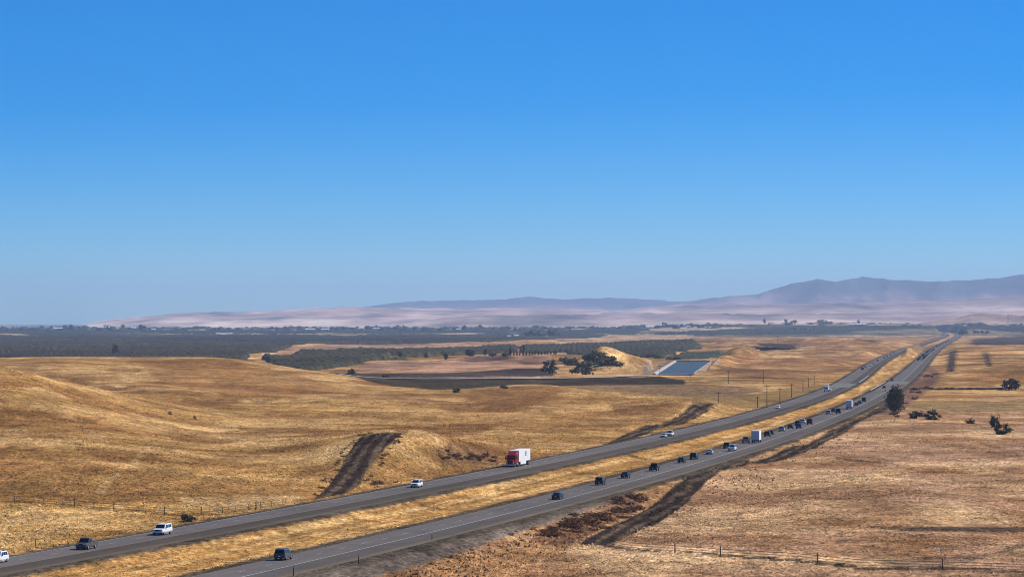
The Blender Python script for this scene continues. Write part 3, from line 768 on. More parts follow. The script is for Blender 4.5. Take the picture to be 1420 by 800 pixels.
# ------------------------------------------------------------------ orchards: rows of small trees too many to count
OG = []
def orchard(pts,  hgt=4.2, sp=7.0, col=(.040, .046, .026), seed=0):
    p = np.array([P(u, v)[:2] for u, v in pts]) if min(v for u, v in pts) > 460 else gp(pts); OG.append(p)
    r0 = max(int(np.searchsorted(DS, p[:, 1].min())) - 1, 0); r1 = min(int(np.searchsorted(DS, p[:, 1].max())) + 2, NR)
    sl = slice(r0, r1)
    X = XX[sl]; Y = DD[sl]; Z0 = ZZ[sl]
    kx = Y / FPX * 5; ky = np.minimum(Y ** 2 / (FPX * EYE) * 1.1, 110)
    ins = inpoly(X + kx * _n1[sl], Y + ky * _n2[sl], p) & (np.abs(dA(X, Y)) > 22) & (np.abs(dB(X, Y)) > 22) & (fbm(X / 110, Y / 420, 31 + seed, 3) > -.40) & (fbm(X / 400, Y / 130, 61 + seed, 2) > -.55)
    # crowns on a planting grid, each with its own height, some gaps
    a = .16; Xr = X * cos(a) + Y * sin(a); Yr = Y * cos(a) - X * sin(a)
    ci = np.floor(Xr / sp); cj = np.floor(Yr / sp)
    fx_ = Xr / sp - ci - .5; fy_ = Yr / sp - cj - .5
    hh = _hash(ci, cj, 4 + seed)
    dome = np.sqrt(np.clip(1.05 - 2.6 * (fx_ ** 2) - 1.2 * fy_ ** 2, 0.05, 1))
    Z = Z0 + np.where(hh > .03, hgt * (.72 + .5 * hh) * dome, .2) * (1 + .25 * fbm(X / 160, Y / 260, 5, 3))
    e_ = ins.astype(float)
    for q in range(3): e_ = (e_ + np.roll(e_, 1, 1) + np.roll(e_, -1, 1) + .5 * np.roll(e_, 1, 0) + .5 * np.roll(e_, -1, 0)) / 4
    Z = Z0 - .3 + (Z - Z0 + .3) * np.clip(e_ * 1.5 - .35 + .3 * _n3[sl], 0, 1)
    Z = np.where(ins, Z, Z0 - .3)
    keep = ins[:-1, :-1] | ins[1:, :-1] | ins[:-1, 1:] | ins[1:, 1:]
    i = np.arange(X.size).reshape(X.shape)
    F = np.stack([i[:-1, :-1], i[:-1, 1:], i[1:, 1:], i[1:, :-1]], -1)[keep]
    used, inv = np.unique(F, return_inverse=True)
    cc = np.asarray(col) * (1 + .55 * (hh - .5) + .5 * fbm(X / 300, Y / 900, 8 + seed, 3))[..., None]
    VV_ = np.stack([X, Y, Z], -1).reshape(-1, 3)
    o = link('orchard', np_mesh('orchard', VV_[used], inv.reshape(F.shape), M_ORCH, np.clip(cc, .01, .3).reshape(-1, 3)[used]))
    return tag(o, kind='stuff')
tag(orchard([(-240, 464.5), (240, 465), (480, 465.5), (700, 464.5), (860, 464), (820, 468), (740, 471), (690, 474.5), (560, 477), (440, 478), (400, 482), (380, 489), (345, 492), (335, 505), (-240, 505)], col=(.040, .033, .018)), 'wide dark orchard spreading over the plain behind the left hill crest', 'orchard')
tag(orchard([(366, 494), (400, 497), (420, 491), (470, 486.5), (560, 484.5), (720, 481.5), (716, 490), (660, 492), (640, 497.5), (560, 500.2), (515, 501.5), (495, 505), (470, 509), (430, 513), (386, 512), (372, 505)], seed=2, col=(.048, .041, .018)), 'green orchard strip above the pinkish bare bank', 'orchard')
tag(orchard([(722, 481), (820, 478.5), (905, 474.5), (960, 477), (975, 483), (945, 487), (925, 492), (918, 499), (890, 496), (860, 494), (800, 492), (775, 489), (722, 492)], seed=3, col=(.042, .036, .016)), 'dark orchard behind the golden spoil mound', 'orchard')
tag(orchard([(922, 499.5), (938, 494.5), (985, 491), (1006, 490.5), (1000, 496), (965, 499)], seed=4, hgt=3.5, col=(.045, .047, .024)), 'small green orchard at the head of the canal', 'orchard')
tag(orchard([(905, 463), (960, 459), (1060, 455), (1200, 453), (1420, 452), (1660, 452), (1660, 460), (1420, 461), (1312, 462), (1100, 463.2), (960, 463.8)], seed=5, hgt=5, col=(.034, .032, .018)), 'long dark orchard below the foothills on the right', 'orchard')
tag(orchard([(-240, 457.5), (240, 458), (480, 459), (690, 458.5), (900, 456), (900, 460), (690, 462), (240, 462.6), (-240, 462.4)], seed=6, hgt=5, col=(.032, .029, .018)), 'bluish far orchard belt in front of the horizon trees', 'orchard')

# ------------------------------------------------------------------ dry grass tufts
def sample_z(X, Y): return zat(X, Y)
def in_any(X, Y, names):
    m_ = np.zeros(X.shape, bool)
    for n, p in ZONES:
        if n in names: m_ |= inpoly(X, Y, p)
    return m_
def tufts(name, n, region, size=(.25, .9), hfac=(.15, .42), dr=(545, 1750), tint=(1, 1, 1), label=None):
    D = 1.0 / RNG.uniform(1 / dr[1], 1 / dr[0], n)
    u = RNG.uniform(-120, 1540, n)
    X = (u - 710) / FPX * D
    k = region(X, D) & (RNG.uniform(0, 1, n) < np.interp(D, [550, 1000, dr[1]], [1, .8, .15])) & (RNG.uniform(-.7, .5, n) < fbm(X / 14, D / 40, 19, 3)); X = X[k]; Y = D[k]
    n = len(X)
    Z = sample_z(X, Y)
    s = RNG.uniform(size[0], size[1], n) * np.interp(Y, [550, 1700], [.75, 1.25])
    h = s * RNG.uniform(hfac[0], hfac[1], n)
    a = RNG.uniform(0, 2 * pi, n)
    V = np.zeros((n, 4, 3)); 
    for j in range(3):
        rr = s * RNG.uniform(.35, .65, n)
        V[:, j, 0] = X + np.cos(a + j * 2.094) * rr; V[:, j, 1] = Y + np.sin(a + j * 2.094) * rr; V[:, j, 2] = Z - .06
    V[:, 3, 0] = X + RNG.normal(0, .22, n) * s; V[:, 3, 1] = Y + RNG.normal(0, .22, n) * s; V[:, 3, 2] = Z + h
    b = np.arange(n)[:, None] * 4
    F = np.concatenate([b + np.array([0, 1, 3]), b + np.array([1, 2, 3]), b + np.array([2, 0, 3])])
    c = colat(X, Y) * np.asarray(tint) * (RNG.uniform(.7, 1.5, n) * (1 + .25 * fbm(X / 5, Y / 9, 77, 2)))[:, None]
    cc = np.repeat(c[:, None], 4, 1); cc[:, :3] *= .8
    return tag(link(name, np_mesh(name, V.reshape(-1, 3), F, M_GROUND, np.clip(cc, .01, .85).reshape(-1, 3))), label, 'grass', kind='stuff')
def offr(X, Y, m_=10.6): return np.minimum(np.abs(dA(X, Y)), np.abs(dB(X, Y))) > m_
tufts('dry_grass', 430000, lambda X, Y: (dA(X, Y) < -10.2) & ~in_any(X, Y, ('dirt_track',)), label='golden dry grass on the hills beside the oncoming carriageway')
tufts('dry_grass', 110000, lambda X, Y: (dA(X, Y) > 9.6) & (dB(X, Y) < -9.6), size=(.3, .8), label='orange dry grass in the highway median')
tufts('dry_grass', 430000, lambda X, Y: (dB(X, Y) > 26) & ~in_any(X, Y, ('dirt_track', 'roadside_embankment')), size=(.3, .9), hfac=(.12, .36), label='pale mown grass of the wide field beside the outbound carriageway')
tufts('dry_grass', 70000, lambda X, Y: (dB(X, Y) > 10.5) & (dB(X, Y) < 30) & ~in_any(X, Y, ('dirt_track', 'roadside_embankment')), size=(.4, 1.2), hfac=(.25, .6), tint=(1, .92, .88), label='rank orange grass along the outer verge of the outbound carriageway')
tufts('weeds', 9000, lambda X, Y: in_any(X, Y, ('roadside_embankment',)), size=(.25, .6), tint=(.85, .85, .85), label='low grey weeds on the gravel embankment')
tufts('soil_clods', 26000, lambda X, Y: in_any(X, Y, ('dirt_track',)), size=(.4, 1.1), hfac=(.3, .7), dr=(600, 1800), label='turned dark soil clods of the fire breaks')

# ------------------------------------------------------------------ trees and bushes
def crown_mesh(name, n, rx, ry, rz, zc, leaf, clumps, seed, mat, flat=.0, low=-1.0):
    r = np.random.default_rng(seed)
    cen = r.normal(size=(clumps, 3)); cen /= np.linalg.norm(cen, axis=1)[:, None]
    cen *= (r.uniform(.35, .95, clumps) ** .6)[:, None]
    cen[:, 2] = np.clip(cen[:, 2], low, 1)
    k = r.integers(0, clumps, n)
    p = cen[k] + r.normal(0, .17, (n, 3)) * r.uniform(.5, 1.3, clumps)[k][:, None]
    p = p * np.array([rx, ry, rz]) + np.array([0, 0, zc])
    d1 = r.normal(size=(n, 3)); d1 /= np.linalg.norm(d1, axis=1)[:, None]
    d2 = np.cross(d1, r.normal(size=(n, 3))); d2 /= np.linalg.norm(d2, axis=1)[:, None]
    s = leaf * r.uniform(.6, 1.4, n)[:, None]
    V = np.stack([p - d1 * s, p + d2 * s * .55, p + d1 * s, p - d2 * s * .55], 1).reshape(-1, 3)
    return np_mesh(name, V, np.arange(n * 4).reshape(-1, 4), mat)
def trunk_mesh(name, h, r, limbs, spread, seed):
    rr = random.Random(seed); m = MB()
    pts = [Vector((0, 0, -.4)), Vector((rr.uniform(-.1, .1) * h * .3, 0, h * .45)), Vector((rr.uniform(-.1, .1) * h * .4, 0, h))]
    m.tube(pts[0], pts[1], r, r * .7, 7); m.tube(pts[1], pts[2], r * .7, r * .3, 6)
    for k in range(limbs):
        a = rr.uniform(0, 2 * pi); b = pts[1].lerp(pts[2], rr.uniform(0, .8))
        m.tube(b, b + Vector((cos(a) * spread, sin(a) * spread, rr.uniform(.5, 1.2) * spread)), r * .4, r * .1, 5)
    return m.mesh(name, M_BARK)
# prototypes of unit height 1 m tall x 1 m wide crowns are scaled on placing
PROTO = {}
def proto(kind, variants, n, leaf, clumps, mat, trunk=True, prof=(.5, .5, .40, .60), low=-1.0):
    PROTO[kind] = []
    for q in range(variants):
        rx, ry, rz, zc = prof
        c = crown_mesh('crown', n, rx, ry, rz, zc, leaf, clumps, hash(kind) % 1000 * 0 + 100 * len(PROTO) + q, mat, low=low)
        t = trunk_mesh('trunk', .55 if trunk else .35, .035 if trunk else .03, 6, .26, q + 5 * len(PROTO))
        PROTO[kind].append((c, t))
proto('big', 1, 3200, .045, 60, M_LEAF2, prof=(.5, .5, .50, .48))
proto('round', 3, 1100, .06, 34, M_LEAF, prof=(.48, .48, .46, .50))
proto('bush', 4, 700, .075, 24, M_LEAF, trunk=False, prof=(.5, .5, .52, .40), low=-.55)
proto('greybush', 2, 700, .075, 24, M_LEAF2, trunk=False, prof=(.5, .5, .52, .40), low=-.55)
proto('brush', 4, 420, .07, 22, M_DRYLEAF, trunk=False, prof=(.5, .5, .5, .36), low=-.5)
proto('far', 5, 240, .11, 14, M_LEAF, prof=(.46, .46, .40, .56))
proto('poplar', 3, 420, .08, 22, M_LEAF, prof=(.42, .42, .46, .53))
_kc = {}
def plant(name, kind, pos, h, w, label, cat, group=None, parts=('crown', 'trunk')):
    q = _kc.get(kind, 0); _kc[kind] = q + 1
    c, t = PROTO[kind][q % len(PROTO[kind])]
    e = empty(name, tuple(float(v) for v in pos), random.uniform(0, 6.28))
    a = link(parts[0], c, e); b = link(parts[1], t, e)
    e.scale = (w, w, h)
    return tag(e, label, cat, group)
def plant_px(name, kind, u, v, hp, wp, label, cat, group=None, parts=('crown', 'trunk'), dmin=350, D=None, sink=.1):
    p = G(u, v, dmin)
    if D is not None:
        X = (u - 710) / FPX * D; p = np.array([X, D, float(zat(X, D))])
    k = p[1] / FPX
    return plant(name, kind, (p[0], p[1], p[2] - sink), hp * k, wp * k, label, cat, group, parts)
BP = ('foliage', 'stem')
plant_px('roadside_tree', 'big', 1242, 570.5, 35, 26, 'tall grey green tree standing alone beside the outbound carriageway', 'tree')
plant_px('round_tree', 'round', 1403, 540.5, 16, 27, 'dark round tree at the end of the field boundary', 'tree')
plant_px('field_bush', 'bush', 1270, 580, 13, 20, 'dark bush nearer the tall tree, paired with another', 'bush', parts=BP)
plant_px('field_bush', 'bush', 1292, 582, 15, 23, 'dark bush farther from the tall tree, paired with another', 'bush', parts=BP)
plant_px('field_bush', 'bush', 1346, 587, 7, 15, 'small low bush between the bush pair and the leaning tree', 'bush', parts=BP)
plant_px('field_tree', 'round', 1380, 594, 18, 16, 'dark upright tree behind a low spreading one', 'tree')
plant_px('field_tree', 'bush', 1391, 602, 16, 24, 'low spreading tree in front of a dark upright one', 'tree')
plant_px('fence_bush', 'bush', 261, 723, 13, 23, 'dark green bush beside the wire fence at the roadside', 'bush', parts=BP)
plant_px('canal_bush', 'greybush', 761, 518, 21, 24, 'grey green rounded bush left of the spoil mound thicket', 'bush', parts=BP)
plant_px('canal_bush', 'greybush', 790, 507, 16, 30, 'dark bush at the back of the mound thicket', 'bush', parts=BP)
plant_px('canal_bush', 'greybush', 807, 519.5, 20, 36, 'wide bush at the front of the mound thicket beside the service road', 'bush', parts=BP)
for u, v, hp, wp in ((818, 500, 12, 14), (828, 503, 14, 18), (838, 506, 13, 18), (848, 506, 12, 18), (857, 507, 9, 16), (836, 497, 10, 16), (846, 499, 8, 14), (826, 494, 9, 14)):
    plant_px('mound_shrub', 'greybush', u, v, hp, wp, 'dark shrub growing on the shaded flank of the golden mound', 'shrub', 'shrubs on the mound flank', BP)
for u, hp in ((812, 9), (820, 10), (829, 8)):
    plant_px('orchard_tree', 'round', u, 488, hp, 12, 'dark tree top showing behind the crest of the golden mound', 'tree', 'trees behind the mound', D=3600)
plant_px('crest_bush', 'bush', 633, 544, 6, 15, 'low dark bush on the hill crest below the service road', 'bush', parts=BP, dmin=1700)
plant_px('crest_bush', 'greybush', 699, 539, 7, 11, 'small grey bush on the crest of the brown knoll', 'bush', parts=BP, dmin=1700)
plant_px('plain_bush', 'bush', 487, 524, 10, 13, 'dark bush at the end of the ploughed field by the hill crest', 'bush', parts=BP, D=2600)
plant_px('plain_bush', 'bush', 535, 523, 4, 11, 'flat dark bush on the ploughed field', 'bush', parts=BP)
plant_px('poplar_tree', 'poplar', 707.5, 494.5, 13, 5, 'dark poplar at the end of the windbreak row', 'tree')
plant_px('poplar_tree', 'poplar', 726, 492, 15, 4, 'tallest dark poplar standing out of the windbreak row', 'tree')
for k in range(15):
    plant_px('poplar_tree', 'poplar', 713 + 4.2 * k + random.uniform(-1, 1), 493.5 - .15 * k, random.uniform(4.5, 7), 3.4, 'slender poplar in the windbreak row above the bare bank', 'tree', 'poplar windbreak')
for u, v, hp, wp, q_ in ((618, 499, 11, 7, 'upright tree standing alone on the edge of the green orchard strip'), (652, 494, 10, 14, 'broad dark tree on the edge of the green orchard strip'), (673, 493, 9, 5, 'narrow tree between the broad dark tree and the poplars'), (683, 494, 5, 12, 'low wide tree beside the narrow one'), (700, 494, 5, 12, 'low wide tree at the foot of the end poplar')):
    plant_px('orchard_tree', 'round', u, v, hp, wp, q_, 'tree', 'trees at the green orchard')
plant_px('lone_tree', 'poplar', 160, 491, 18, 10, 'upright dark tree standing beyond the left hill crest', 'tree', D=4300)
for u, w in ((140, 12), (149, 12), (95, 9), (55, 9)):
    plant_px('crest_shrub', 'bush', u, 491, 5, w, 'low shrub showing just above the left hill crest', 'shrub', 'shrubs beyond the left crest', BP, D=4000)
for u, v in ((270, 581), (236, 575)):
    plant_px('dead_shrub', 'brush', u, v, 7, 5, 'spindly brown shrub on the golden hillside', 'shrub', 'spindly hillside shrubs', BP)
# red-brown brush on the bank
BR = random.Random(3)
for kk, (x0, x1, y0, y1, n) in enumerate(((842, 895, 690, 712, 20), (765, 850, 718, 738, 28), (750, 800, 728, 742, 12), (790, 870, 705, 728, 14))):
    for k in range(n):
        u = BR.uniform(x0, x1); t = (u - x0) / (x1 - x0)
        v = BR.uniform(y0, y1) - (t - .5) * 14
        plant_px('brush', 'brush', u, v, BR.uniform(5, 9), BR.uniform(12, 24), ('dark red brown brush at the thicket end under the black tall car', 'dark red brown brush beside the foot of the curved dirt track', 'dark red brown brush at the low end of the thicket', 'dark red brown brush in the middle of the thicket')[kk], 'brush', 'brush thicket below the embankment', BP)
for k in range(34):
    u = BR.uniform(560, 760); v = 800 - (u - 560) * .33 + BR.uniform(-14, 18)
    plant_px('dry_shrub', 'brush', u, v, BR.uniform(3, 6), BR.uniform(5, 12), 'small dark shrub scattered along the foot of the gravel embankment', 'shrub', 'shrubs along the embankment foot', BP)
for k in range(40):
    u = BR.uniform(605, 690); t = (u - 605) / 85
    plant_px('dry_shrub', 'brush', u, 640 + t * 4 - BR.uniform(0, 14) * (1 - t * .4) - 3, BR.uniform(3, 6), BR.uniform(6, 14), 'brown shrub on the cut bank behind the red lorry', 'shrub', 'shrubs on the cut bank', BP)
for k in range(26):
    t = BR.random(); u = np.interp(t, [0, .3, .6, .85, 1], [442, 468, 484, 497, 520]) + BR.uniform(-9, 3); v = np.interp(t, [0, .3, .6, .85, 1], [690, 652, 628, 608, 601]) + BR.uniform(-2, 3)
    plant_px('track_shrub', 'brush', float(u), float(v), BR.uniform(2.5, 5), BR.uniform(6, 13), 'ragged brown shrub along the edge of the first dirt track', 'shrub', 'shrubs along the first dirt track', BP)
for k in range(14):
    t = BR.random(); plant_px('track_shrub', 'brush', 555 - 50 * t + BR.uniform(-2, 5), 601 + 66 * t + BR.uniform(-2, 2), BR.uniform(2.5, 5), BR.uniform(5, 11), 'ragged brown shrub on the mound side of the first dirt track', 'shrub', 'shrubs on the mound side of the track', BP)
for k in range(7):
    u = BR.uniform(515, 550); plant_px('dry_shrub', 'brush', u, 670 - (u - 515) * .1 + BR.uniform(-2, 3), BR.uniform(4, 6), BR.uniform(8, 12), 'brown shrub at the foot of the dirt track mound', 'shrub', 'shrubs at the dirt track mound', BP)
for k in range(16):
    t = BR.random(); plant_px('dry_shrub', 'brush', 1240 + 60 * t + BR.uniform(-6, 6), 575 - 60 * t + BR.uniform(-5, 5), BR.uniform(3, 6), BR.uniform(6, 12), 'brown shrub on the slope behind the tall roadside tree', 'shrub', 'shrubs on the slope behind the tall tree', BP)
for k in range(10):
    u = 1290 + 11 * k + BR.uniform(-3, 3); plant_px('hedge_shrub', 'bush', u, 540, BR.uniform(2, 3.4), BR.uniform(8, 13), 'low dark shrub along the field boundary by the round tree', 'shrub', 'shrubs along the field boundary', BP)
# trees on the plain toward the horizon
FT = random.Random(5)
def far_tree(u, D, h, w, label, group):
    X = (u - 710) / FPX * D
    plant('plain_tree', 'far', (X, D, float(zat(X, D)) - .3), h, w, label, 'tree', group)
for u in (732, 737, 743, 747, 752, 756, 762, 768, 774):
    far_tree(u, 9700 + FT.uniform(-200, 200), FT.uniform(11, 20), FT.uniform(12, 18), 'big dark tree in the clump around the plain farmstead', 'farmstead clump trees')
for u in (1094, 1097, 1101, 1104, 1111, 1115, 1124, 1128, 1132):
    far_tree(u, 12000, FT.uniform(6, 10), FT.uniform(8, 16), 'dark tree on the edge between golden fields and right orchard', 'orchard edge trees')
for u in (1096, 1099, 1102, 1136, 1140, 1144, 1148, 1152, 1060, 1090, 1191):
    far_tree(u, 15000, FT.uniform(14, 24), FT.uniform(14, 22), 'distant tree on the skyline above the right orchard', 'skyline trees above the right orchard')
for u in (1331, 1335, 1339, 1352, 1357, 1362, 1368):
    far_tree(u, 11200, FT.uniform(7, 12), FT.uniform(14, 22), 'dark tree by the highway where it reaches the far orchard', 'far highway trees')
for k in range(75):
    u = FT.choice((FT.uniform(-60, 200), FT.uniform(-60, 480), FT.uniform(480, 720), FT.uniform(700, 1000)))
    far_tree(u, FT.uniform(12600, 16500), FT.uniform(9, 24), FT.uniform(11, 26), 'distant tree in the horizon belt ' + ('left of the long pale shed' if u < 120 else 'around the long pale shed' if u < 280 else 'behind the small houses and greenhouses' if u < 480 else 'around the central farm group' if u < 700 else 'right of the central farm group'), 'horizon tree belt')
# the rest of the far belt reads as one wood
n = 1500
r = np.random.default_rng(8)
u = np.concatenate([r.uniform(-240, 1000, 1150), r.uniform(960, 1660, 350)]); D = r.uniform(12800, 17500, n)
thin = fbm(u / 40, D / 900, 12, 3) > -.12
u = u[thin]; D = D[thin]; n = len(u); X = (u - 710) / FPX * D; Z = zat(X, D)
wv = r.uniform(14, 42, n); hv = r.uniform(5, 12, n) * np.where(u > 960, .6, 1)
vs_, fs_ = [], []
ring = 7
for j in range(3):
    rad = (1.0, .95, .45)[j]; hz = (0, .5, 1.0)[j]
    for k in range(ring):
        a = 2 * pi * k / ring
        vs_.append(np.stack([X + np.cos(a) * wv / 2 * rad * r.uniform(.7, 1.2, n), D + np.sin(a) * wv / 2 * rad, Z - .5 + hv * hz * r.uniform(.75, 1.15, n)], -1))
Vw = np.stack(vs_, 1)
b = np.arange(n)[:, None] * (3 * ring)
for j in range(2):
    for k in range(ring):
        fs_.append(b + np.array([j * ring + k, j * ring + (k + 1) % ring, (j + 1) * ring + (k + 1) % ring, (j + 1) * ring + k]))
for k in range(0, ring - 2, 2): fs_.append(b + 2 * ring + np.array([0, k + 1, min(k + 2, ring - 1), min(k + 3, ring - 1)]))
cw = np.repeat(np.array([.045, .05, .032]) * r.uniform(.6, 1.5, n)[:, None], 3 * ring, 0)
tag(link('distant_woods', np_mesh('distant_woods', Vw.reshape(-1, 3), np.concatenate(fs_), M_ORCH, cw)), kind='stuff')

# ------------------------------------------------------------------ farm buildings on the plain
def building(u, D, w, d, h, label, roof=M_ROOF, wall=M_WHITE, rz=0.0, group=None, cat='building'):
    X = (u - 710) / FPX * D
    e = empty('farm_building', (X, D, float(zat(X, D)) - .2), rz)
    m = MB(); m.box(-w / 2, w / 2, -d / 2, d / 2, 0, h); m.build('wall', wall, e)
    m = MB(); o = .6; rh = d * .22
    m.loft([[(-w / 2 - o, -d / 2 - o, h + .01), (-w / 2 - o, 0, h + rh), (-w / 2 - o, d / 2 + o, h + .01)], [(w / 2 + o, -d / 2 - o, h + .01), (w / 2 + o, 0, h + rh), (w / 2 + o, d / 2 + o, h + .01)]])
    m.build('roof', roof, e)
    m = MB(); m.box(-w * .1, w * .12, -d / 2 - .08, -d / 2 + .05, .05, h * .7); m.build('door', M_TRIM, e)
    for s in (-.33, .33):
        m = MB(); m.box(w * s - w * .05, w * s + w * .05, -d / 2 - .08, -d / 2 + .05, h * .35, h * .7); m.build('window', M_GLASS, e)
    return tag(e, label, cat, group)
for a in ((213, 12700, 14, 10, 7, 'bright white gabled building alone at the back of the left orchard'),
          (145, 15200, 60, 20, 7, 'long pale shed among the horizon trees at the far left'),
          (155, 14000, 13, 10, 5, 'small white farm building in front of the long pale shed'),
          (80, 14800, 36, 16, 5, 'low white building left of the long pale shed'),
          (183, 15400, 30, 14, 6, 'pale roofed barn right of the long pale shed'),
          (247, 14200, 14, 10, 7, 'small white building in the left horizon belt'),
          (322, 14300, 12, 9, 8, 'narrow white tower-like building in the horizon belt'),
          (430, 13800, 34, 14, 5, 'white long greenhouse, left one of a pair'),
          (451, 13800, 28, 14, 5, 'white long greenhouse, right one of a pair'),
          (501, 14300, 22, 12, 6, 'pale building left end of the central farm group'),
          (523, 14500, 34, 12, 5, 'long pale building right end of the central farm group'),
          (636, 13900, 16, 10, 5, 'white building by the trees right of the central farm group'),
          (716, 9900, 12, 9, 4.5, 'white farmhouse beside the big tree clump'),
          (706, 9950, 9, 8, 3.5, 'small shed next to the white farmhouse'),
          (755, 9500, 18, 8, 3.2, 'low white shed in front of the big tree clump'),
          (902, 14000, 30, 12, 6, 'pale hall at the foot of the hazy foothills'),
          (945, 14200, 26, 12, 6, 'pale building among the central right trees'),
          (955, 13200, 18, 10, 5, 'pale farmhouse below the central right trees'),
          (1186, 13600, 44, 14, 5, 'long white packing shed on the right orchard'),
          (1199, 13500, 12, 9, 6, 'white block at the end of the long packing shed'),
          (1123, 12100, 10, 8, 4, 'small white hut on the edge of the right orchard')): building(*a)
HB = random.Random(4)
for k in range(9):
    building(290 + 4.4 * k + HB.uniform(-1.5, 1.5), 10600 + HB.uniform(-250, 250), HB.uniform(8, 13), HB.uniform(7, 9), HB.uniform(3, 4), 'small house in the cluster amid the left orchard', roof=HB.choice((M_ROOF, M_ROOF2, M_ROOF2)), rz=HB.uniform(-.4, .4), group='houses amid the left orchard', cat='house')

# ------------------------------------------------------------------ poles, pylon, fences
def pole(u, v, hp, label, group=None, arm=True, D=None):
    p = G(u, v) if D is None else np.array([(u - 710) / FPX * D, D, float(zat((u - 710) / FPX * D, D))])
    h = max(hp * p[1] / FPX, 5)
    e = empty('utility_pole', (p[0], p[1], p[2]), random.uniform(-.3, .3))
    m = MB(); m.tube((0, 0, -.5), (0, 0, h), .19, .13, 7); m.build('pole', M_WOOD, e)
    if arm:
        m = MB(); m.box(-1.2, 1.2, -.06, .06, h - .8, h - .66); m.build('crossarm', M_WOOD, e)
        im = MB(); im.tube((0, 0, 0), (0, 0, .2), .05, .05, 5); ime = im.mesh('insulator', M_GLASS)
        for x in (-1.1, -.4, .4, 1.1):
            q = link('insulator', ime, e); q.location = (x, 0, h - .66)
    return tag(e, label, 'utility pole', group)
for u, v, hp in ((957, 528.5, 10), (1010, 532, 18), (1058.5, 532, 20)):
    pole(u, v, hp, 'wooden utility pole in the line crossing the plain below the canal', 'poles below the canal')
pole(1063.5, 564, 31, 'tallest wooden utility pole near the oncoming carriageway')
for u, v, hp in ((996, 559, 15), (1050.5, 565, 13), (1081.5, 560, 23), (1097.5, 551, 19), (1113.5, 542, 15), (1121, 537, 14), (1129, 533, 13)):
    pole(u, v, hp, 'wooden utility pole in the line beside the oncoming carriageway', 'poles beside the oncoming carriageway')
pole(915, 528, 22, 'wooden utility pole in front of the canal lining')
pole(771, 507, 24, 'wooden utility pole behind the grey green canal bush')
pole(1078, 481, 9, 'lone wooden pole beside the small pond', D=6200)
# pylon
pD = 14300; pX = (1398 - 710) / FPX * pD
e = empty('power_pylon', (pX, pD, float(zat(pX, pD)) - .5))
m = MB()
H = 40.0
for sx in (-1, 1):
    for sy in (-1, 1): m.tube((sx * 3.6, sy * 3.6, 0), (sx * .7, sy * .7, H), .35, .25, 4)
for k in range(5):
    a = 3.6 - k * .58; b = 3.6 - (k + 1) * .58; z0 = k * 8; z1 = z0 + 8
    m.tube((-a, -a, z0), (b, -b, z1), .16, .16, 4); m.tube((a, -a, z0), (-b, -b, z1), .16, .16, 4)
m.build('tower', M_STEEL, e)
for z in (26, 31, 36):
    m = MB(); m.loft([[(-7, -.3, z), (-7, .3, z), (-7, 0, z + .4)], [(0, -.5, z), (0, .5, z), (0, 0, z + 1.2)], [(7, -.3, z), (7, .3, z), (7, 0, z + .4)]]); m.build('crossarm', M_STEEL, e)
tag(e, 'tall steel power pylon on the far plain by the highway', 'pylon')

def fence(pts, thick, label, h=1.25, step=6.0, thin=True):
    g = [Vector(G(u, v)) for u, v in pts]
    e = empty('wire_fence', g[0])
    P3 = []
    for a, b in zip(g[:-1], g[1:]):
        nseg = max(1, int((b - a).length / step))
        for k in range(nseg): P3.append(a.lerp(b, k / nseg))
    P3.append(g[-1])
    P3 = [Vector((p.x, p.y, float(zat(p.x, p.y)))) for p in P3]
    m = MB()
    for z, rw in ((.35, .025), (.75, .025), (h - .08, .035)):
        for a, b in zip(P3[:-1], P3[1:]):
            m.tube(a - g[0] + Vector((0, 0, z)), b - g[0] + Vector((0, 0, z)), rw, rw, 3)
    m.build('wire', M_WIRE, e)
    pm = MB(); pm.tube((0, 0, -.3), (0, 0, h), .06, .05, 5); pme = pm.mesh('post', M_WOOD)
    if thin:
        for p in P3[::2]:
            q = link('post', pme, e); q.location = p - g[0]
    pm = MB(); pm.tube((0, 0, -.3), (0, 0, h + .4), .11, .09, 6); pme2 = pm.mesh('corner_post', M_WOOD)
    for u, v in thick:
        p = Vector(G(u, v)); q = link('corner_post', pme2, e); q.location = p - g[0]
    return tag(e, label, 'fence')
fence([(-60, 690), (0, 694), (60, 699), (103, 702), (158, 707), (228, 713), (290, 714), (345, 707), (400, 699)], [(103, 702), (158, 707), (228, 713.5), (279, 713.5), (355, 706)], 'wire fence with wooden posts between golden hillside and oncoming carriageway', step=3.2)
fence([(846, 756), (936, 766), (999, 771), (1100, 777), (1190, 786), (1303, 789), (1440, 793)], [(936, 766.5), (999, 771), (1134, 780.5), (1307, 789.5)], 'wire fence with leaning wooden posts across the right field', step=9, thin=False)
def delineator(u, v, label, h=1.5):
    p = Vector(G(u, v)); e = empty('marker_post', p)
    m = MB(); m.box(-.07, .07, -.04, .04, -.3, h, tx=.01); m.build('post', M_WOOD, e)
    m = MB(); m.box(-.05, .05, -.06, -.041, h - .3, h - .1); m.build('reflector', M_PAPER, e)
    tag(e, label, 'post')
delineator(407, 797.5, 'marker post at the shoulder just past the dark grey outbound car')
delineator(497, 781.5, 'marker post standing on the gravel embankment edge')
delineator(599, 750, 'marker post on the embankment edge above the scattered shrubs')
delineator(49, 758, 'short post in the grass beside the grey pickup lane')

